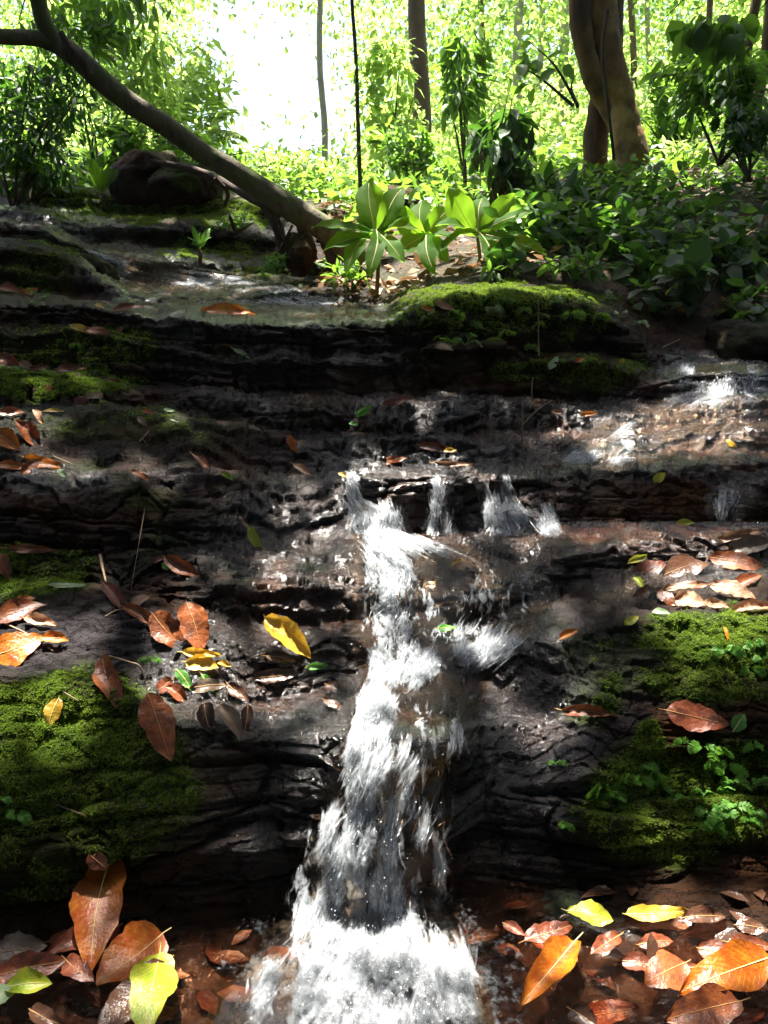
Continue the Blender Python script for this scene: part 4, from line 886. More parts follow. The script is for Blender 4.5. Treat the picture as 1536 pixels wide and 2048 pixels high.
 ((1406, 1206), (1462, 1213), 20, 'tan', 'small cream curled leaf right of the crumpled cream leaf', dict(lift=.02)),
 ((1462, 1223), (1548, 1214), 24, 'tan', 'tan leaf at the right edge on top of the mossy block', {}),
 ((1464, 1179), (1524, 1151), 26, 'brown', 'tan-brown leaf tilted up at the right of the pile', {}),
 ((1267, 1154), (1287, 1179), 16, 'lime', 'yellow-green leaf half under the broad brown leaf', {}),
 ((1269, 1206), (1298, 1169), 28, 'dark', 'dark brown leaf standing at the front left of the pile', dict(tilt=.7)),
 ((1314, 1184), (1356, 1211), 24, 'brown', 'brown leaf between the dark and the cream leaf', {}),
 ((1304, 1224), (1341, 1228), 13, 'mint', 'pale green curled leaf in front of the leaf pile', {}),
 ((1249, 1249), (1277, 1232), 18, 'lime', 'yellow-green leaf on the grey rim of the right block', {}),
 ((1119, 1279), (1156, 1259), 20, 'orange', 'small orange-brown leaf right of the cascade fan', {}),
 ((1122, 1420), (1234, 1434), 26, 'brown', 'brown ribbed leaf on the dark right rock face', dict(rib=.008, tilt=.6)),
 ((1332, 1420), (1459, 1450), 54, 'red', 'large red-brown leaf lying on the mossy right block', dict(tilt=.65, bend=.05, twist=.1, curl=.2)),
 ((1466, 1463), (1489, 1428), 28, 'green', 'round green leaf right of the large red-brown leaf', dict(tilt=.8, shape=1.)),
 ((874, 1257), (914, 1255), 14, 'green', 'green leaf caught in the white cascade', dict(lift=.03)),
 ((902, 1133), (925, 1117), 8, 'yellow', 'thin yellow leaf caught at the top of the cascade', dict(lift=.03)),
 ((1447, 1252), (1455, 1284), 7, 'orange', 'thin orange leaf on the sunlit moss', {}),
 ((1133, 1822), (1227, 1842), 38, 'lime', 'bright yellow-green leaf floating at the bottom right', dict(shape=1., tilt=.5, lift=.02)),
 ((1250, 1828), (1378, 1820), 28, 'yellow', 'yellow-orange leaf with torn edge right of the bright green one', dict(lift=.02, tilt=.5)),
 ((1152, 1880), (1040, 2010), 64, 'orange', 'glossy brown leaf leaning left in the bottom right shallows', dict(tilt=.6, rib=.006, lift=.03)),
 ((1548, 1912), (1358, 1986), 76, 'orange', 'largest orange-brown leaf at the bottom right edge', dict(tilt=.5, lift=.03)),
 ((1372, 1925), (1288, 1966), 62, 'brown', 'orange-brown wet leaf left of the largest one', dict(lift=.02)),
 ((1482, 2002), (1328, 2040), 60, 'brown', 'red-brown wet leaf along the bottom edge at right', {}),
 ((1394, 1896), (1482, 1924), 34, 'brown', 'brown leaf just above the largest leaf at bottom right', dict(lift=.02)),
 ((1454, 1884), (1550, 1896), 26, 'red', 'red-brown leaf at the right edge above the largest leaf', {}),
 ((1006, 1846), (1050, 1872), 22, 'red', 'small red-brown leaf right of the lowest fall', {}),
 ((1048, 1882), (1147, 1848), 34, 'red', 'wet red-brown leaf under the bright yellow-green one', {}),
 ((1364, 1836), (1452, 1834), 28, 'dark', 'dark bluish wet leaf right of the torn yellow one', {}),
 ((1140, 2018), (1196, 2062), 40, 'dark', 'dark brown leaf cut by the bottom edge', {}),
 ((1240, 1870), (1180, 1910), 30, 'red', 'reddish leaf under water between the bright leaves and the brown one', {}),
 ((1470, 1850), (1540, 1862), 26, 'dark', 'dark leaf at the right edge of the lowest pool', {}),
 ((60, 2020), (130, 2050), 30, 'dark', 'dark leaf in the wet bottom left corner', {}),
]
for a, b, w, mt_, lab, kw in LEAVES: drop_leaf(a, b, w, mt_, lab, **kw)
RL = random.Random(5); ords = 'first second third fourth fifth sixth seventh eighth ninth tenth eleventh twelfth thirteenth fourteenth fifteenth sixteenth'.split()
for lo, hi, nn, txt in ((950, 1530, 16, '%s wet sunken leaf from the left in the bottom right shallows'), (30, 420, 7, '%s wet sunken leaf from the left in the bottom left shallows')):
    xs_ = sorted(RL.uniform(lo, hi) for _ in range(nn))
    for k_, x_ in enumerate(xs_):
        y_ = RL.uniform(1875, 2045); a_ = RL.uniform(-.6, .6); l_ = RL.uniform(26, 62)
        drop_leaf((x_ - l_ * math.cos(a_), y_ - l_ * .6 * math.sin(a_)), (x_ + l_ * math.cos(a_), y_ + l_ * .6 * math.sin(a_)), l_ * RL.uniform(.5, .75), RL.choice(['dark', 'red', 'red', 'grey', 'brown']), txt % ords[k_], lift=.004, tilt=.1, sunk=True, group='sunken leaves in the shallows')
# ------------------------------------------------------------------ twigs
def twig(pts, rpx, label, mat='twig', lift=.006, name='twig', d=None, branch=()):
    out_ = []
    for (x, y) in pts:
        h = hit(min(max(x, -40), 1580), y)[0]; out_.append(h if h else None)
    dd = d or min(h.y for h in out_ if h) - lift
    ps = [list(P(x, y, dd if d else (out_[i].y - lift if out_[i] else dd))) for i, (x, y) in enumerate(pts)]
    r = rpx * dd / FPX; sp = smooth_path(ps, max(6, 4 * len(ps)))
    V, F = tube_data(sp, np.linspace(r, r * .5, len(sp)), 6)
    parts = [(V, F)]
    for bp in branch:
        q = smooth_path([list(P(x, y, dd - .01)) for x, y in bp], 6); parts.append(tube_data(q, np.linspace(r * .7, r * .3, 6), 5))
    V, F = merge(parts); c = V.mean(0)
    return tag(link(name, npmesh(name, V - c, F, BARK[mat], True), None, c), label, 'twig', 'thin twigs and stalks on the rocks')
twig([(0, 1243), (55, 1268), (106, 1302)], 2.2, 'pale thin twig crossing the orange-yellow leaf at left')
twig([(216, 1312), (258, 1324), (282, 1336), (296, 1390)], 2.4, 'bent pale stalk from which the red-brown leaf hangs', d=1.38)
twig([(126, 1384), (158, 1402)], 2, 'short pale twig on the left moss')
twig([(112, 1608), (146, 1622), (170, 1630)], 2, 'short twig on the lower left moss')
twig([(1044, 892), (1045, 850), (1045, 802)], 2.6, 'upright thin twig stuck in the thin ledge right of centre', d=2.42, branch=[[(1045, 850), (1075, 820), (1105, 800)], [(1045, 842), (1030, 828)]])
twig([(1063, 808), (1064, 770), (1066, 755)], 1.8, 'thin dry stem rising above the pale cream leaf', d=2.5)
twig([(1078, 712), (1077, 670), (1077, 600)], 1.6, 'thin root hanging down from the draped mossy ledge', d=2.75)
twig([(200, 1110), (205, 1135), (212, 1165)], 4, 'short knotty stick above the leaf chain')
twig([(280, 882), (298, 862)], 1.6, 'tiny forked twig on the banded bulge', branch=[[(284, 876), (296, 892)]])
twig([(290, 1015), (262, 1180)], 0.9, 'hair-thin stalk lying on the brown rock face')
twig([(105, 912), (145, 928)], 1.4, 'thin stalk crossing the leaf pile on the left ledge')
twig([(262, 1713), (322, 1708)], 2.4, 'brown twig on the dark wall right of the upright orange leaf')
twig([(1325, 695), (1360, 678)], 1.6, 'thin twig poking from the dark hollow at right', d=3.2)
twig([(210, 1233), (240, 1219), (292, 1217)], 1.8, 'pale stalk under the leaf chain')
# ------------------------------------------------------------------ trees, shrubs and the forest behind
T8 = np.array([(0, 0, 0), (-.15, .33, .045), (0, .36, 0), (.15, .33, .045), (-.125, .68, .02), (0, .70, -.02), (.125, .68, .02), (0, 1, -.10)])
F8 = np.array([[0, 3, 2], [0, 2, 1], [2, 3, 6], [2, 6, 5], [1, 2, 5], [1, 5, 4], [5, 6, 7], [4, 5, 7]])
U8 = np.stack([T8[:, 0] / .3 + .5, T8[:, 1]], -1)
T4 = np.array([(0, 0, 0), (-.2, .45, .06), (.2, .45, .06), (0, 1, -.08)]); F4 = np.array([[0, 2, 1], [1, 2, 3]]); U4 = np.stack([T4[:, 0] + .5, T4[:, 1]], -1)
def leaf_cloud(name, pos, along, sc, mat, parent=None, far=False, widen=1.0, kind='stuff', nrm=None):
    n = len(pos); nrm = np.array([0, 0, 1.]) + rng.normal(0, .45, (n, 3)) if nrm is None else nrm
    R = frames(along, nrm); T, F, U = (T4, F4, U4) if far else (T8, F8, U8); T = T * np.array([widen, 1, 1])
    V, FF, uv, rn = scatter(T, F, pos, R, sc, U)
    piv = np.array(parent.location) if parent is not None else np.zeros(3)
    o = link(name, npmesh(name, V - piv, FF, LM[mat], True, uv, dict(rnd=rn)), parent); return tag(o, kind=kind)
def trunk_mesh(pts, rads, bark, name='trunk', parent=None, seg=14, noise=.12, n=None, s=0):
    q = smooth_path(np.column_stack([pts, rads]), n or 8 * len(pts)); V, F = tube_data(q[:, :3], q[:, 3], seg, noise, s)
    piv = np.array(parent.location) if parent is not None else np.zeros(3)
    return link(name, npmesh(name, V - piv, F, BARK[bark], True), parent)
def pxpath(lst, d=None):
    pts, r = [], []
    for e in lst:
        x, y, rp = e[:3]; dd = e[3] if len(e) > 3 else d; pts.append(P(x, y, dd)); r.append(rp * dd / FPX)
    return np.array(pts), np.array(r)
def gz(px, d):
    """ground height at pixel column px and depth d"""
    c = colat(px); return float(np.interp(d, G[:, c, 1], G[:, c, 2]))
# leaning tree
base = P(690, 500, 4.55)
t = empty('leaning_tree', base, 'smooth mossy tree leaning from the bank across the upper left', 'tree')
p, r = pxpath([(720, 520, 30, 4.65), (680, 478, 26, 4.6), (640, 452, 24, 4.55), (560, 402, 23, 4.5), (480, 350, 20, 4.45), (400, 302, 19, 4.4), (330, 250, 19, 4.35), (262, 208, 19, 4.3), (205, 162, 19, 4.25), (150, 112, 19, 4.2), (112, 84, 17, 4.2), (86, 40, 15, 4.15), (72, -20, 14, 4.1), (50, -110, 13, 4.0), (20, -260, 11, 3.9)])
trunk_mesh(p, r, 'lean', 'trunk', t, 20, .10, 110)
p, r = pxpath([(135, 100, 15, 4.22), (108, 88, 15, 4.2), (70, 76, 13.5, 4.15), (20, 74, 13, 4.1), (-60, 66, 13, 4.05), (-200, 20, 12, 4.0)])
trunk_mesh(p, r, 'lean', 'limb', t, 16, .10, 50, 3)
p, r = pxpath([(180, 150, 9, 4.15), (160, 118, 8, 4.12), (140, 96, 7, 4.1), (122, 64, 5, 4.1)]); trunk_mesh(p, r, 'root', 'vine', t, 8, .1, 20)
for k, pth in enumerate([[(515, 388, 7, 4.5), (532, 412, 10, 4.55), (556, 452, 11, 4.65), (566, 520, 8, 4.75)], [(590, 430, 9, 4.6), (612, 470, 12, 4.7), (628, 525, 9, 4.8)], [(640, 460, 12, 4.6), (660, 500, 13, 4.65), (672, 545, 8, 4.7)], [(300, 322, 4, 5.0), (370, 335, 7, 4.95), (440, 360, 8, 4.9), (500, 392, 10, 4.7), (560, 430, 8, 4.6)], [(430, 355, 3, 4.8), (455, 385, 4, 4.85), (450, 410, 3, 4.9)], [(520, 400, 8, 4.5), (545, 440, 7, 4.5), (555, 478, 4, 4.5)], [(585, 450, 2.5, 4.45), (570, 480, 2.5, 4.45), (552, 512, 2, 4.45)], [(558, 450, 2.5, 4.45), (570, 485, 2.5, 4.45), (590, 515, 2, 4.45)]]):
    p, r = pxpath(pth); trunk_mesh(p, r, 'root', 'root', t, 10, .25, 24, k)
# two-legged tree on the right
base = P(1250, 400, 6.4); t = empty('forked_tree', base, 'thick brown tree on two stilt-like trunks at the right', 'tree')
p, r = pxpath([(1300, 470, 48, 6.4), (1276, 400, 35, 6.4), (1266, 335, 31, 6.42), (1256, 275, 29, 6.45), (1240, 215, 28, 6.5), (1222, 150, 29, 6.5), (1208, 90, 31, 6.5), (1200, 30, 33, 6.5), (1194, -60, 34, 6.5), (1180, -250, 32, 6.6)])
trunk_mesh(p, r, 'sunlit_gold', 'trunk', t, 28, .22, 120, 4)
p, r = pxpath([(1184, 420, 30, 6.7), (1188, 370, 24, 6.7), (1191, 300, 22, 6.7), (1200, 220, 22, 6.68), (1212, 160, 24, 6.6), (1216, 60, 26, 6.6), (1220, -80, 24, 6.6)])
trunk_mesh(p, r, 'big', 'stilt_trunk', t, 20, .2, 80, 9)
p, r = pxpath([(1160, -120, 20, 6.45), (1158, 0, 19, 6.4), (1166, 80, 18, 6.4), (1184, 150, 18, 6.44), (1210, 200, 19, 6.5), (1238, 260, 16, 6.5)]); trunk_mesh(p, r, 'big', 'limb', t, 14, .2, 40, 12)
for k, pth in enumerate([[(1300, 370, 14, 6.3), (1330, 385, 10, 6.2), (1365, 410, 6, 6.1)], [(1265, 400, 14, 6.3), (1240, 430, 9, 6.1), (1215, 452, 5, 6.0)], [(1180, 400, 10, 6.6), (1160, 420, 7, 6.4), (1140, 440, 4, 6.3)]]):
    p, r = pxpath(pth); trunk_mesh(p, r, 'big', 'root', t, 10, .25, 16, k + 20)
p, r = pxpath([(1215, 20, 3, 6.1), (1205, 110, 3.5, 6.1), (1218, 230, 3, 6.15), (1228, 330, 3, 6.2), (1222, 400, 2.5, 6.2)]); trunk_mesh(p, r, 'root', 'vine', t, 6, .1, 30)
# slender background trees, each trunk with a crown that starts within the frame or above it
BG = [  # px, bottom py, top lean px, r px, depth, bark, label
 (836, 268, 12, 15, 11, 'mid', 'dark brown trunk wrapped in leaves left of centre right'),
 (646, 385, -2, 5, 13, 'pale', 'pale straight trunk beside the glare'),
 (1042, 230, 0, 7, 17, 'pale', 'pale grey trunk between the brown trunk and the thick tree'),
 (1132, 240, 2, 7, 20, 'pale', 'pale trunk just left of the thick tree'),
 (1082, 230, 3, 5, 24, 'pale', 'very thin far trunk near the pale grey one'),
 (965, 230, -5, 5, 20, 'mid', 'thin trunk right of the dark brown trunk'),
 (1268, 210, -3, 5, 17, 'mid', 'thin trunk right of the thick tree'),
 (1296, 250, 8, 4, 19, 'pale', 'thin pale trunk second right of the thick tree'),
 (1425, 260, 3, 5, 12, 'mid', 'thin trunk rising from the right slope'),
 (1500, 230, 26, 8, 8, 'mid', 'leaning brown trunk near the top right corner'),
 (1534, 200, 10, 9, 7.5, 'mid', 'brown trunk cut by the right edge'),
 (300, 200, -4, 6, 24, 'mid', 'thin far trunk behind the leaning tree'),
 (215, 210, 5, 5, 22, 'mid', 'far trunk among leaves above the ferns'),
]
lit_c = lambda n: rng.normal(0, 1, (n, 3))
for i, (x, yb, lean, rp, d, bk, lab) in enumerate(BG):
    g = gz(x, d); b = P(x, yb, d); b[2] = g - .1
    t = empty('background_tree', b, lab, 'tree', 'slender trees in the forest behind')
    top = P(x + lean, -420, d); pts = [b + (top - b) * f + np.array([.05 * math.sin(f * 9 + i), 0, 0]) * (0 < f < 1) for f in np.linspace(0, 1, 7)]
    r = rp * d / FPX; trunk_mesh(np.array(pts), np.linspace(r * 1.25, r * .85, 7), bk, 'trunk', t, 10, .12, 40, i)
    n = 380; pos = np.array(top) + np.stack([rng.normal(0, .09 * d, n), rng.normal(0, .06 * d, n), rng.uniform(-.10 * d, .14 * d, n)], -1)
    leaf_cloud('crown', pos, rng.normal(0, 1, (n, 3)) + np.array([0, 0, -.6]), rng.uniform(.10, .2, n) * (.6 + d / 16), 'far', t, True)
# thin vine hanging at px 715
t = empty('hanging_vine', P(715, 380, 6.2), 'thin dark vine hanging straight down left of centre', 'vine')
p, r = pxpath([(698, -160, 3, 6.2), (704, 0, 3.2, 6.2), (712, 120, 3.4, 6.2), (716, 250, 3.8, 6.2), (719, 330, 4, 6.2), (722, 420, 4, 6.2)]); trunk_mesh(p, r, 'root', 'stem', t, 8, .2, 50)
n = 40; q = p[2] + (p[5] - p[2]) * rng.random((n, 1)); leaf_cloud('foliage', q + rng.normal(0, .02, (n, 3)), rng.normal(0, 1, (n, 3)), rng.uniform(.06, .11, n), 'mid', t)

def shrub(name, label, cat, cx, cy, rx, ry, bx, by, d, L, n, mat, nst=5, widen=1.0, sep=0, droop=.5, group=None, bark='root', dz=.35, hang=False):
    """stems from a base to points in an ellipse, leaves set along side twigs; sep = leaves that are objects of their own"""
    s = d / FPX; b = P(bx, by, d); t = empty(name, b, label, cat, group)
    ax = []; tv = []
    for k in range(nst):
        a = rng.uniform(0, 6.28); q = rng.uniform(.35, 1) ** .5
        e = P(cx + rx * q * math.cos(a), cy + ry * q * math.sin(a), d + rng.normal(0, dz * rx * s))
        m = (b + e) / 2 + rng.normal(0, .10, 3) * rx * s + np.array([0, 0, .12 * np.linalg.norm(e - b)])
        c = smooth_path([b + rng.normal(0, .01, 3), m, e], 12); ax.append(c); tv.append(tube_data(c, np.linspace(.006 + .0035 * d * .3, .0015, 12), 5))
    V, F = merge(tv); link('stems', npmesh('stems', V - b, F, BARK[bark], True), t)
    tot = n + sep; px = cx + rx * np.clip(rng.normal(0, .48, tot), -1.15, 1.15); py = cy + ry * np.clip(rng.normal(0, .48, tot), -1.15, 1.15)
    # clumps: pull towards random centres so that gaps stay
    ncl = max(5, tot // 28); cc = rng.integers(0, ncl, tot); ccx = cx + rx * rng.uniform(-.9, .9, ncl); ccy = cy + ry * rng.uniform(-.9, .9, ncl)
    px = px * .35 + ccx[cc] * .65; py = py * .35 + ccy[cc] * .65; dd = d + (rng.normal(0, dz, ncl)[cc] * .8 + rng.normal(0, dz * .35, tot)) * rx * s
    pos = P(px, py, np.maximum(dd, 2.9))
    allp = np.concatenate(ax); near = allp[np.argmin(((pos[:, None] - allp[None]) ** 2).sum(-1), 1)]
    al = (pos - near); al = al / (np.linalg.norm(al, axis=1, keepdims=True) + 1e-6) * .8 + rng.normal(0, .55, (tot, 3)) + np.array([0, 0, -droop])
    sc = rng.uniform(.6, 1.25, tot) * L
    if n: leaf_cloud('foliage', pos[:n], al[:n], sc[:n], mat, t, d > 9, widen)
    if sep:
        V, F, uv, mid = leaf_grid(1., .42 * widen, .10, .2, .02, nt=8, ns=5, rib=.002); me = npmesh('leaf', V, F, LM[mat], True, uv, dict(rnd=np.full(len(V), .5)))
        R = frames(al[n:], np.array([0, 0, 1.]) + rng.normal(0, .4, (sep, 3)))
        for k in range(sep):
            o = link('leaf', me, t); M = Matrix(R[k].tolist()).to_4x4() @ Matrix.Diagonal((sc[n + k],) * 3 + (1,)); M.translation = Vector(pos[n + k] - b); o.matrix_basis = M
    return t
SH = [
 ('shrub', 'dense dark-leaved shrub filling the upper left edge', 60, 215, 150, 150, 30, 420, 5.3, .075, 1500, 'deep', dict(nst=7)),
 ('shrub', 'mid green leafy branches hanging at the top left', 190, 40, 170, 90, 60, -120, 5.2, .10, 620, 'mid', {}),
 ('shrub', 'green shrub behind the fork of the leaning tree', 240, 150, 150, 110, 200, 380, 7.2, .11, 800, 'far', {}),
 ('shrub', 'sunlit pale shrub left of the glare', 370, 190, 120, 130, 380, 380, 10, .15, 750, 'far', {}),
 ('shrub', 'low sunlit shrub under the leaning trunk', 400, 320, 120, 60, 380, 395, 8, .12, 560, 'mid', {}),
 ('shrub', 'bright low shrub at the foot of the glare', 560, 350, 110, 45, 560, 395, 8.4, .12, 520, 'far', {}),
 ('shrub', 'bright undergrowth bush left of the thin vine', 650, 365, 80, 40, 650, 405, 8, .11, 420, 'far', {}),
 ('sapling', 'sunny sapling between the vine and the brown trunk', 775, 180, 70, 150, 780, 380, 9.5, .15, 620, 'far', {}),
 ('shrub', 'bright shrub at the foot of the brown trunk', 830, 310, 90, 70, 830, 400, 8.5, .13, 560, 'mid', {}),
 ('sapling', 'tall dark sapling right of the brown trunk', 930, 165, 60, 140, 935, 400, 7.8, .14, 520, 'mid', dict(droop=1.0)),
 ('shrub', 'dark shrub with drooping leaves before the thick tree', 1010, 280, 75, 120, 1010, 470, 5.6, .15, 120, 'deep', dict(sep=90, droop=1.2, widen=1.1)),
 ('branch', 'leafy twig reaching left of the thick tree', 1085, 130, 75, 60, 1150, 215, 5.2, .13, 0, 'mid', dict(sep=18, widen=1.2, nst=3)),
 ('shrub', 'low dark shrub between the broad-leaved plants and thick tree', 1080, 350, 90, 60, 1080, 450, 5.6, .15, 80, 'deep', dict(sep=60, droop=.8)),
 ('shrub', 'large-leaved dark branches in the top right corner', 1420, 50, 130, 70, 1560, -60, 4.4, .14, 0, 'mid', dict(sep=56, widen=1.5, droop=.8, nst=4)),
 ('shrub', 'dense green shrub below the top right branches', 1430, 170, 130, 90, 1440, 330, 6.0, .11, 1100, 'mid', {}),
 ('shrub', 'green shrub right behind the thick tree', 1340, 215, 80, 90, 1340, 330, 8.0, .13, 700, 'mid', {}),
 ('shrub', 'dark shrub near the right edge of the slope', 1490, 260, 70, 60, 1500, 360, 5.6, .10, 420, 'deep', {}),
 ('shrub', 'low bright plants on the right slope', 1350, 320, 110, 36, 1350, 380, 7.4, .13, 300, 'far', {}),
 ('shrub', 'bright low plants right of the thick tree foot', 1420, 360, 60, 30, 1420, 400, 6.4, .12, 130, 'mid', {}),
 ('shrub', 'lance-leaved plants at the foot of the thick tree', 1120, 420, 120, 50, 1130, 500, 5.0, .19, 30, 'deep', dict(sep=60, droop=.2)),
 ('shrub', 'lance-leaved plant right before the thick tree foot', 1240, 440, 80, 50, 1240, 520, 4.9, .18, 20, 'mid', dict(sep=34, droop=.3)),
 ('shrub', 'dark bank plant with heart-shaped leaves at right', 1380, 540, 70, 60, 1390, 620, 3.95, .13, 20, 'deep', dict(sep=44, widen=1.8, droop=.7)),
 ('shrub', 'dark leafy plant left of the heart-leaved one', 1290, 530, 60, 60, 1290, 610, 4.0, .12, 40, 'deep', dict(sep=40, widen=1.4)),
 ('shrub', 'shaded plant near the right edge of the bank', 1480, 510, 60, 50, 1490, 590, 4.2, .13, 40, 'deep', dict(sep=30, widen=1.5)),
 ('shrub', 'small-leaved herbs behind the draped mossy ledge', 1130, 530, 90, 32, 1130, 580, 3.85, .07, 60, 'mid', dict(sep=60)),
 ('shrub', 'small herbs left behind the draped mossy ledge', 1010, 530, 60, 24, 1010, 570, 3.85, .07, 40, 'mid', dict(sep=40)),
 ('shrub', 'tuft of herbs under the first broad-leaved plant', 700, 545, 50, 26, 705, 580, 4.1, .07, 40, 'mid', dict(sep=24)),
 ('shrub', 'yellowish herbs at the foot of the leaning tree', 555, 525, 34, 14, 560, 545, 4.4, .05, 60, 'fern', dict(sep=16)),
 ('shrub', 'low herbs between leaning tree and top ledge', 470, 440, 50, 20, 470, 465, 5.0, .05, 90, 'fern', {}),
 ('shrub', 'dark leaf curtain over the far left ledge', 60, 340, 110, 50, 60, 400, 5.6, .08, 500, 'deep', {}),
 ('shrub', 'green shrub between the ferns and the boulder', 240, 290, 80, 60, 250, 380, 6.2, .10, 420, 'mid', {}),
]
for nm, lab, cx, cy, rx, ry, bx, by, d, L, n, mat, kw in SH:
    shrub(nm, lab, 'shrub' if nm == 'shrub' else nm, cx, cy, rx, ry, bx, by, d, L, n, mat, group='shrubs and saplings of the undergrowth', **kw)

# ------------------------------------------------------------------ broad-leaved rosettes
def rosette(label, crown, base_, d, leaves, mat='broad', name='broad_leaved_plant', bk='root', group='broad-leaved plants on the bank', ln='leaf'):
    c = P(*crown, d); b = P(*base_, d); t = empty(name, b, label, 'plant', group)
    sp = smooth_path([b - np.array([0, 0, .03]), (b + c) / 2 + np.array([.01, 0, 0]), c], 10); V, F = tube_data(sp, np.linspace(.012, .008, 10) * (d / 4.3), 8); link('stem', npmesh('stem', V - b, F, BARK['mid'], True), t)
    for k, (tx, ty, w, dd) in enumerate(leaves):
        B = P(crown[0] + (tx - crown[0]) * 1.15, crown[1] + (ty - crown[1]) * 1.15, d + dd); A = c + np.array([0, 0, .005 * k]); v = np.array(CAMP) - (A + B) / 2; v /= np.linalg.norm(v)
        up_ = ty < crown[1] - 45; nrm = v * 1.2 + np.array([rng.normal(0, .35), 0, .1]) if up_ else v * .5 + np.array([rng.normal(0, .3), 0, .9])
        build_leaf(ln, A, B, 1.0 * w * d / FPX, nrm, mat, k * 7 + int(crown[0]), 'midrib_pale', 0, parent=t, bend=.10 + .09 * ((k * 7) % 4) / 2, fold=.25, wave=.03, twist=rng.uniform(-.8, .8), shape=1.15, rib=.003, nt=14)
rosette('broad-leaved plant nearest the leaning trunk, one glowing upright leaf', (752, 478), (752, 590), 4.1, [(740, 374, 62, .1), (800, 388, 46, .15), (640, 458, 40, -.1), (660, 500, 46, -.15), (706, 438, 34, .0), (700, 540, 40, -.2), (812, 440, 40, .1), (800, 520, 40, -.15), (690, 470, 40, -.05), (740, 545, 36, -.2)])
rosette('middle broad-leaved plant with spreading pale leaves', (852, 480), (852, 585), 4.15, [(795, 420, 48, .05), (845, 412, 50, .15), (893, 425, 46, .1), (905, 480, 40, -.1), (800, 505, 40, -.15), (870, 540, 36, -.2), (780, 465, 36, -.1), (890, 520, 38, -.15)])
rosette('broad-leaved plant nearest the thick tree, wide dark leaves', (955, 475), (958, 580), 4.15, [(905, 388, 60, .05), (1020, 400, 56, .15), (882, 455, 44, -.1), (1050, 430, 34, .0), (1075, 505, 44, -.2), (890, 500, 40, -.15), (985, 545, 36, -.2), (965, 405, 40, .2)])
rosette('small bright sprig growing from the dark upper ledges', (398, 500), (397, 522), 4.75, [(385, 455, 12, 0), (418, 462, 14, .03), (378, 478, 12, -.03), (420, 478, 12, -.03), (400, 470, 12, .02), (384, 490, 10, -.04)], 'fern', 'small_plant', group=None)
rosette('bright upright-leaved plant beside the brown boulder', (205, 388), (205, 395), 5.7, [(188, 326, 22, 0), (238, 344, 26, .05), (172, 345, 12, .1), (215, 340, 16, .1), (165, 372, 12, 0)], 'broad', 'small_plant', group=None)
# ------------------------------------------------------------------ ferns and palms
def frond(path, w, mat, parent, n=26, dr=.5):
    p = smooth_path(path, n + 4); T = np.gradient(p, axis=0); T /= np.linalg.norm(T, axis=1, keepdims=True)
    piv = np.array(parent.location); V, F = tube_data(p, np.linspace(.004, .001, len(p)), 5)
    o = link('frond', npmesh('frond', V - piv, F, LM['midrib_pale'], True, None, dict(rnd=np.full(len(V), .5))), parent)
    side = np.cross(T, np.array([0, 0, 1.])); side /= np.linalg.norm(side, axis=1, keepdims=True) + 1e-9
    ii = np.repeat(np.arange(2, len(p)), 2); sg = np.tile([-1, 1], len(ii) // 2)[:, None]
    al = side[ii] * sg + T[ii] * .55 + np.array([0, 0, -dr]) * .5 + rng.normal(0, .07, (len(ii), 3)); f = (ii / len(p))
    sc = w * np.sin(np.pi * np.clip(f * .85 + .12, 0, 1)) ** .7
    R = frames(al, np.array([0, 0, 1.]) + rng.normal(0, .15, (len(ii), 3)))
    V, FF, uv, rn = scatter(T8 * np.array([.55, 1, 1]), F8, p[ii], R, sc, U8)
    tag(link('leaflets', npmesh('leaflets', V - piv, FF, LM[mat], True, uv, dict(rnd=rn)), o), kind='stuff'); return o
def fern(label, bx, by, d, tips, w, mat, name='fern', group='ferns and palms of the forest floor'):
    b = P(bx, by, d); t = empty(name, b, label, 'fern' if name == 'fern' else 'palm', group)
    for (tx, ty, dd) in tips:
        e = P(tx, ty, d + dd); m = (b + e) / 2 + np.array([0, 0, .22 * np.linalg.norm(e - b)]); frond([b, m, e], w, mat, t)
fern('grey-green fern spreading at the far left above the top ledge', 40, 350, 5.4, [(-30, 300, 0), (15, 262, .2), (80, 300, -.2), (75, 345, -.3), (10, 330, -.4), (-30, 340, -.3), (60, 262, .2)], .13, 'broad')
fern('second fern right of the far left one', 110, 330, 5.8, [(60, 250, 0), (140, 255, .1), (165, 310, -.2), (90, 345, -.3), (120, 250, .3)], .12, 'mid')
fern('feathery palm under the leaning trunk', 300, 330, 7.5, [(230, 250, 0), (290, 215, .4), (360, 235, .2), (390, 290, -.2), (240, 300, -.3), (330, 200, .6)], .26, 'mid', 'palm')
fern('sunlit feathery palm beside the glare', 400, 300, 9.5, [(330, 210, 0), (400, 190, .5), (460, 220, .2), (480, 270, -.2), (350, 270, -.3)], .34, 'far', 'palm')
fern('palm with drooping fronds below the brown trunk', 800, 330, 9, [(740, 270, 0), (800, 240, .5), (860, 270, .2), (870, 320, -.2), (750, 320, -.3)], .3, 'far', 'palm')
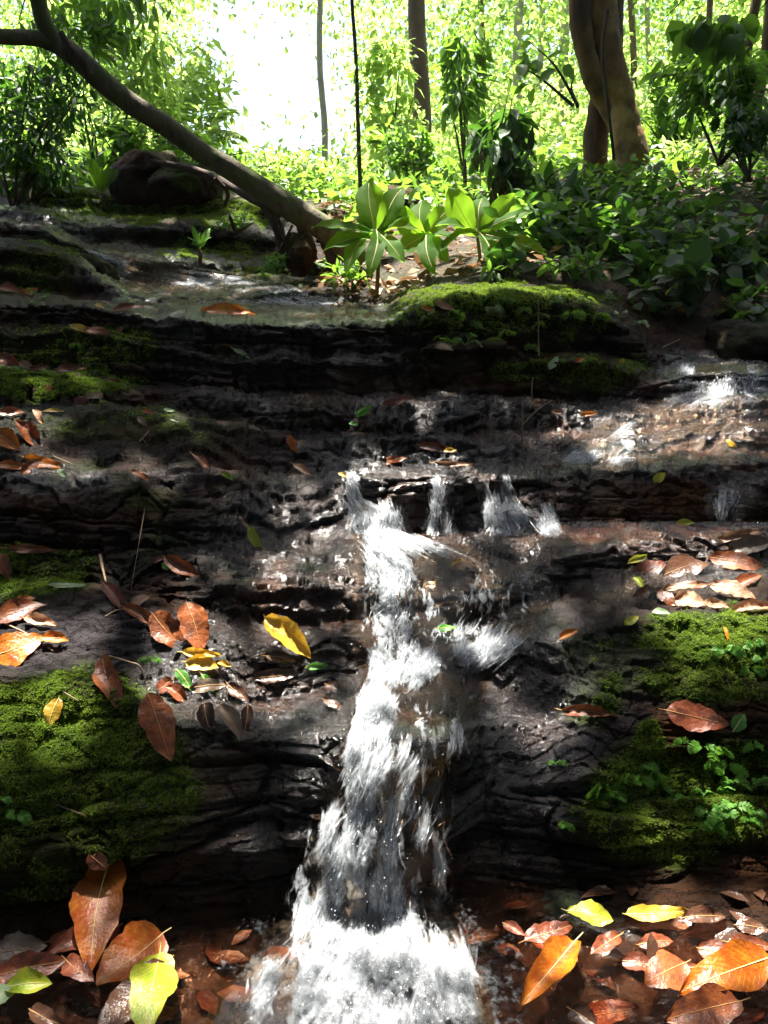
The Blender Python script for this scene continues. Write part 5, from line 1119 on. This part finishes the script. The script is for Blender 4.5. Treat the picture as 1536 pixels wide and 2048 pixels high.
# ------------------------------------------------------------------ boulders
def boulder(label, cx, cy, rx, ry, d, dyr, warmv, mossv, seed):
    import bmesh
    bm = bmesh.new(); bmesh.ops.create_icosphere(bm, subdivisions=5, radius=1); V = np.array([v.co[:] for v in bm.verts]); F = np.array([[v.index for v in f.verts] for f in bm.faces]); bm.free()
    V = np.sign(V) * np.abs(V) ** .75; s = d / FPX
    V = V * (1 + .22 * fbm(V * 1.3 + seed, 3, seed)[:, None]); V = V * np.array([rx * s, dyr, ry * s])
    V += (V / (np.linalg.norm(V, axis=1, keepdims=True))) * (.05 * fbm(V * 9, 5, seed + 1))[:, None]
    c = P(cx, cy, d); up = V[:, 2] / (ry * s)
    mo = np.clip(mossv * sstep(.0, .3, fbm(V * 9, 3, seed + 2) + .3 * up), 0, 1)
    me = npmesh('boulder', V, F, ROCK, True, None, dict(moss=mo, wet=np.full(len(V), .1), warm=np.full(len(V), warmv), grey=np.zeros(len(V))))
    return tag(link('boulder', me, None, c), label, 'boulder')
boulder('rounded brown boulder on the top ledge under the fallen root', 300, 372, 62, 58, 6.0, .3, 1, .2, 1)
boulder('mossy dark boulder joined to the brown one on the top ledge', 372, 380, 62, 42, 5.9, .3, .3, .8, 2)
boulder('dark boulder on the bank at the right edge', 1500, 690, 75, 48, 3.6, .25, .1, .2, 3)
boulder('dark slanted rock left of the upper stream chute', 60, 545, 75, 38, 4.1, .3, .1, .35, 4)
boulder('dark rock between the slanted rock and the stream chute', 165, 560, 62, 42, 4.0, .2, .1, .3, 5)
boulder('pointed yellow-brown rock at the foot of the leaning tree', 600, 510, 26, 34, 4.5, .12, 1, .3, 6)
boulder('low brown stump-like rock behind the broad-leaved plants', 790, 402, 44, 22, 6.6, .25, .9, .5, 9)
# ------------------------------------------------------------------ small ferns on moss
def sprig(px, py, size, label, mat='fern', group='small fern sprigs on the mossy rock', name='small_fern', nl=5, dropn=.5):
    h, n = hit(px, py)
    if h is None: return
    if n.dot(CAMP - h) < 0: n = -n
    t = empty(name, h, label, 'small fern' if name == 'small_fern' else 'plant', group)
    pos, al, nr, sc = [], [], [], []
    V0, F0_ = [], []
    for k in range(nl):
        a = rng.uniform(-1.5, 1.5); dr = np.array([math.sin(a), -.25, math.cos(a) * .5 - dropn * .7]) + np.array(n) * .5; dr /= np.linalg.norm(dr)
        L = size * rng.uniform(.6, 1.2); st = np.array(h); mid = st + dr * L * .55 + np.array(n) * .15 * L; en = st + dr * L + np.array([0, 0, -.25 * L])
        c = smooth_path([st, mid, en], 9); V0.append(tube_data(c, np.linspace(.0011, .0005, 9) * (size / .05), 4))
        T = np.gradient(c, axis=0); sd = np.cross(T, np.array(n)); sd /= np.linalg.norm(sd, axis=1, keepdims=True) + 1e-9
        for i in range(2, 9):
            for sg in (-1, 1):
                pos.append(c[i]); al.append(sd[i] * sg + .6 * T[i] / (np.linalg.norm(T[i]) + 1e-9)); nr.append(np.array(n) + rng.normal(0, .3, 3)); sc.append(L * .36 * math.sin(math.pi * (.15 + .8 * i / 9)))
    V, F = merge(V0); link('stems', npmesh('stems', V - np.array(h), F, LM['fern'], True, None, dict(rnd=np.full(len(V), .5))), t)
    leaf_cloud('leaflets', np.array(pos), np.array(al), np.array(sc), mat, t, False, 1.5, 'stuff', np.array(nr))
ORD = 'first second third fourth fifth sixth seventh eighth ninth tenth eleventh twelfth thirteenth fourteenth fifteenth sixteenth seventeenth eighteenth nineteenth twentieth'.split()
def sprig_set(pts, size, text, **kw):
    pts = sorted(pts)
    for i, (x, y) in enumerate(pts): sprig(x, y, size * rng.uniform(.65, 1.0), text % ORD[i], **kw)
sprig_set([(1480, 1300), (1505, 1290), (1525, 1318), (1500, 1335), (1455, 1300), (1530, 1290)], .034, '%s fern sprig from the left on the sunlit moss under the leaf pile')
sprig_set([(1365, 1480), (1400, 1495), (1440, 1490), (1475, 1510), (1500, 1490), (1530, 1500), (1420, 1520), (1455, 1530)], .036, '%s fern sprig from the left in the row below the red-brown leaf')
sprig_set([(1200, 1560), (1225, 1575), (1250, 1545), (1275, 1555), (1215, 1600), (1290, 1530), (1320, 1565), (1305, 1540), (1345, 1585)], .036, '%s fern sprig from the left on the lower left of the right block')
sprig_set([(1395, 1640), (1420, 1620), (1445, 1640), (1465, 1615), (1490, 1640), (1435, 1590), (1410, 1660), (1510, 1625), (1460, 1570), (1520, 1570), (1380, 1600)], .036, '%s fern sprig from the left on the lower right of the right block')
sprig_set([(1115, 1530), (1125, 1645)], .03, '%s lone fern sprig from the left on the bare right rock')
sprig_set([(860, 640), (900, 620), (935, 650), (960, 600), (985, 625), (1010, 600), (1045, 620), (1080, 640), (1110, 605), (1140, 630), (1165, 605), (1190, 625), (1215, 600), (880, 670), (930, 690), (1010, 660), (1060, 690)], .055, '%s small plant from the left draped over the mossy ledge', group='small plants draped over the mossy ledge', name='ledge_plant', mat='mid', nl=5)
sprig_set([(60, 590), (95, 600), (130, 680), (155, 690), (75, 612), (20, 740)], .035, '%s small fern from the left on the upper left rock face', group='small ferns on the upper left rocks', mat='mid')
sprig_set([(5, 1600), (30, 1630), (300, 1320), (12, 1620)], .028, '%s fern tuft from the left on the lower left moss', group='fern tufts on the lower left moss')
sprig_set([(1240, 635), (1225, 590), (1265, 650)], .06, '%s pale-leaved sprig from the left at the right end of the mossy ledge', group='pale sprigs at the ledge end', name='ledge_plant', mat='mint', nl=3)
# ------------------------------------------------------------------ ground cover, litter, far forest
def on_ground(n, d0, d1, x0, x1, pw=1.0):
    d = d0 + (d1 - d0) * rng.random(n) ** pw; px = rng.uniform(x0, x1, n); c = np.clip(np.searchsorted(cols_px, px), 1, nC - 1)
    z = np.array([np.interp(dd, G[:, cc, 1], G[:, cc, 2]) for dd, cc in zip(d, c)]); x = P(px, 400., 1.0)[..., 0] * d
    return np.stack([x, d, z], -1), px, d
p_, px_, d_2 = on_ground(5000, 4.0, 9.5, 640, 1700); p_[:, 2] += .03
leaf_cloud('leaf_litter', p_, rng.normal(0, 1, (5000, 3)) * np.array([1, 1, .25]), rng.uniform(.04, .10, 5000), 'litter', None, True, 1.4)
p_, px_, d_2 = on_ground(6500, 3.75, 6.5, 1000, 1750); n = len(p_); k_ = (fbm(p_ * 2.2, 3, 83) > -.12) & ~((px_ > 1330) & (d_2 > 4.9) & (rng.random(n) < .8)); p_ = p_[k_]; n = len(p_); p_[:, 2] += .02 + .22 * rng.random(n) ** 1.5
leaf_cloud('bank_ground_cover', p_, rng.normal(0, 1, (n, 3)) * np.array([1, 1, .5]), rng.uniform(.05, .13, n), 'deep', None, False, 1.7)
p_ = p_[::3] + np.array([.03, -.03, .06]); n = len(p_); leaf_cloud('bank_ground_cover', p_, rng.normal(0, 1, (n, 3)) * np.array([1, 1, .5]), rng.uniform(.04, .10, n), 'mid', None, False, 1.5)
p_, px_, d_2 = on_ground(2600, 5.5, 10, 640, 1750); n = len(p_); k_ = (fbm(p_ * 1.5, 3, 84) > .0) & ~((px_ > 1330) & (rng.random(n) < .6)); p_ = p_[k_]; n = len(p_); p_[:, 2] += .02 + .25 * rng.random(n) ** 1.5
leaf_cloud('bank_ground_cover', p_, rng.normal(0, 1, (n, 3)) * np.array([1, 1, .5]), rng.uniform(.07, .15, n), 'mid', None, False, 1.5)
p_, px_, d_2 = on_ground(22000, 6.6, 26, -200, 1800, 1.6); n = len(p_); p_[:, 2] += rng.random(n) ** 1.5 * .06 * d_2 * (.6 + .4 * fbm(p_ * .8, 3, 81))
leaf_cloud('undergrowth', p_, rng.normal(0, 1, (n, 3)) * np.array([1, 1, .6]) + np.array([0, 0, .2]), rng.uniform(.5, 1.1, n) * (.04 + .008 * d_2), 'mid', None, True, 1.3)
p_, px_, d_2 = on_ground(26000, 9, 40, -200, 1800, 1.4); n = len(p_); p_[:, 2] += rng.random(n) ** 1.4 * .09 * d_2
qx, qy, _ = PIX(p_); k_ = (np.sqrt(((qx - 540) / 190) ** 2 + ((qy - 230) / 150) ** 2) > 1) | (rng.random(n) < .08); p_, d_2 = p_[k_], d_2[k_]; n = len(p_)
leaf_cloud('undergrowth', p_, rng.normal(0, 1, (n, 3)), rng.uniform(.5, 1.1, n) * (.04 + .008 * d_2), 'far', None, True, 1.3)
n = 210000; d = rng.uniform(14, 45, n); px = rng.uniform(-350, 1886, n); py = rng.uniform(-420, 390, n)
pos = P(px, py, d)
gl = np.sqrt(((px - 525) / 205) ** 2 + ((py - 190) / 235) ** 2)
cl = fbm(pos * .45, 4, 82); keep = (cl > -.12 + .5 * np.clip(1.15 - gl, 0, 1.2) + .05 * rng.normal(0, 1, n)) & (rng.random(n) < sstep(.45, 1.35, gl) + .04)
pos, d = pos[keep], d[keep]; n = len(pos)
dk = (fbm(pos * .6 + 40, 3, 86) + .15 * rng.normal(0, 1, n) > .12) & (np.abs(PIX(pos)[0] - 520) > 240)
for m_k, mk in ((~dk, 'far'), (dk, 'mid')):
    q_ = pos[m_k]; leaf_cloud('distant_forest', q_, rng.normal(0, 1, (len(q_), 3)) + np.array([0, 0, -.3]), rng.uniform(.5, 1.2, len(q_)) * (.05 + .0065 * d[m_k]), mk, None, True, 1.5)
xs_, ys_ = rng.uniform(-1.2, 1.2, 420), rng.uniform(.62, 1.2, 420); pos = []
for x_, y_ in zip(xs_, ys_):
    r_ = BV.ray_cast(Vector((x_, y_, .5)), Vector((0, 0, -1)))
    if r_[0] is not None and r_[0].z < .09 and (x_ > .12 or rng.random() < .3): pos.append((x_, y_, r_[0].z + .008))
pos = np.array(pos); n = len(pos); leaf_cloud('sunken_leaf_litter', pos, rng.normal(0, 1, (n, 3)) * np.array([1, 1, .15]), rng.uniform(.02, .07, n), 'dark', None, False, 1.4, nrm=np.array([0, 0, 1.]) + rng.normal(0, .15, (n, 3)))
# ------------------------------------------------------------------ unseen crowns overhead, leaves and gaps laid out to shape the sun patches
LIT = [(760, 1150, 90, 120, 1), (830, 1100, 130, 30, .9), (800, 1330, 110, 40, .6), (1430, 1190, 130, 55, 1), (1420, 1285, 140, 60, .9), (1370, 1390, 90, 30, .8), (1440, 1570, 60, 90, .5), (1290, 1490, 40, 40, 1), (1140, 1600, 60, 60, .6), (1320, 1080, 220, 30, .7),
       (1360, 860, 220, 60, .95), (930, 805, 140, 20, .9), (1100, 830, 80, 20, .8), (850, 935, 120, 24, .9), (1000, 600, 200, 28, 1), (930, 660, 90, 20, .8), (1150, 725, 60, 14, .7), (1440, 765, 80, 24, .8),
       (400, 560, 220, 40, .35), (800, 575, 220, 40, 1), (1150, 330, 120, 50, .8), (1400, 330, 170, 80, .85), (1320, 400, 90, 26, .85), (1450, 480, 70, 16, .6), (1020, 520, 90, 40, .6), (1240, 520, 30, 30, .8), (1450, 440, 60, 20, .5), (80, 415, 150, 18, .6), (650, 645, 100, 10, .5), (270, 640, 60, 10, .5), (1420, 1930, 190, 120, 1), (1180, 1960, 120, 80, .85), (1170, 1830, 60, 20, 1), (1300, 1830, 80, 24, 1), (375, 2000, 60, 60, .9), (710, 1920, 260, 140, .9), (740, 1520, 130, 110, .9), (850, 1490, 100, 60, .85), (740, 1700, 170, 150, .92), (740, 1400, 70, 60, .8), (1000, 1000, 90, 60, .9), (720, 1000, 50, 60, .9), (620, 1150, 80, 120, .3), (600, 1380, 100, 40, .35), (930, 1180, 110, 70, .4), (960, 1290, 110, 40, .8), (1040, 1480, 90, 110, .5), (480, 1440, 100, 60, .4), (900, 1030, 190, 40, .7), (620, 1000, 60, 50, .5), (600, 1700, 60, 80, .4),
       (210, 1830, 90, 120, .85), (40, 870, 70, 40, .6), (80, 925, 90, 20, .6), (575, 1275, 70, 60, .9), (370, 1260, 90, 80, .8), (60, 1290, 110, 50, .9), (310, 1440, 60, 80, .7), (130, 1450, 160, 70, .55), (420, 1400, 100, 60, .6), (100, 770, 160, 24, .4),
       (830, 450, 260, 90, 1), (640, 480, 60, 60, .7), (1260, 300, 60, 100, .5), (560, 420, 120, 60, .5), (300, 350, 60, 20, .3)]
rows_sel = np.arange(0, LINE_ROW[NAMES.index('T1')] + 8)
wt_ = dA[rows_sel].copy(); wt_[:, (cols_px < -480) | (cols_px > 2000)] = 0; wt_ /= wt_.sum()
n = 44000; idx = rng.choice(wt_.size, n, p=wt_.ravel()); rr, cc = idx // nC, idx % nC
light = ell(px0[rr, cc] + 10 * rng.normal(0, 1, n), py0[rr, cc] + 8 * rng.normal(0, 1, n), LIT)
keep = rng.random(n) > light * 1.04; keep &= ~((G[rr, cc, 1] > np.where(px0[rr, cc] > 1080, 6.5, 4.6)) & (rng.random(n) < .6)); rr, cc = rr[keep], cc[keep]; n = len(rr)
sv = np.array(SUN); hgt_ = rng.uniform(4.2, 7.0, n); g_ = G[rr, cc]; pos = g_ + sv * (hgt_ / sv[2])[:, None]
al_ = rng.normal(0, 1, (n, 3)) * np.array([1, 1, .4]); al_ /= np.linalg.norm(al_, axis=1, keepdims=True); sc_l = rng.uniform(.5, 1.1, n) * (.07 + .035 * np.clip(g_[:, 1], 0, 6))
ok = np.ones(n, bool)
for f_ in (.35, .7, 1.0):                                # drops most leaves whose shadow would reach a wanted sun patch
    o_ = al_ * (sc_l * f_)[:, None]; q_ = g_ + o_ - sv * (o_[:, 2] / sv[2])[:, None]; q_[:, 2] = g_[:, 2] + .35 * (q_[:, 1] - g_[:, 1])
    qx, qy, _ = PIX(q_); ok &= rng.random(n) > ell(qx, qy, LIT) * .9
pos, al_, sc_l = pos[ok], al_[ok], sc_l[ok]; print('canopy', n, len(pos))
leaf_cloud('overhead_shade_canopy', pos, al_, sc_l, 'crown', None, False, 1.9)
# more of the same crowns around and behind, so that the gully is enclosed as a forest gully is
n = 26000; a = rng.uniform(0, 2 * math.pi, n); el = np.arcsin(rng.uniform(-.05, 1, n)); R_ = rng.uniform(5.5, 8.5, n)
pos = np.stack([np.cos(el) * np.sin(a) * R_, np.cos(el) * np.cos(a) * R_ + 1.5, np.sin(el) * R_ + 1.0], -1)
ppx, ppy, pf = PIX(pos); infr = (pf > 0) & (ppx > -250) & (ppx < 1786) & (ppy > -330)
tt = (pos[:, 2] - .7) / sv[2]; land = pos - sv * tt[:, None]; lpx, lpy, lf = PIX(land); tosun = (land[:, 1] > .1) & (land[:, 1] < 12) & (np.abs(land[:, 0]) < 4.5)
keep = ~infr & ~tosun; pos = pos[keep]; n = len(pos)
leaf_cloud('surrounding_canopy', pos, rng.normal(0, 1, (n, 3)), rng.uniform(.25, .5, n), 'crown', None, True, 1.8)


# ------------------------------------------------------------------ sunlit air of the forest
V = np.array([(x, y, z) for x in (-90, 90) for y in (-14, 100) for z in (-3, 60)], float); F = np.array([[0, 1, 3, 2], [4, 6, 7, 5], [0, 4, 5, 1], [2, 3, 7, 6], [0, 2, 6, 4], [1, 5, 7, 3]])
m, nt, out, N, L = newmat('forest_haze'); v = N('ShaderNodeVolumePrincipled'); v.inputs['Color'].default_value = (1, 1, .92, 1); v.inputs['Density'].default_value = .0005; v.inputs['Anisotropy'].default_value = .4
L(v.outputs[0], out.inputs['Volume']); tag(link('haze', npmesh('haze', V, F, m, False)), kind='stuff')
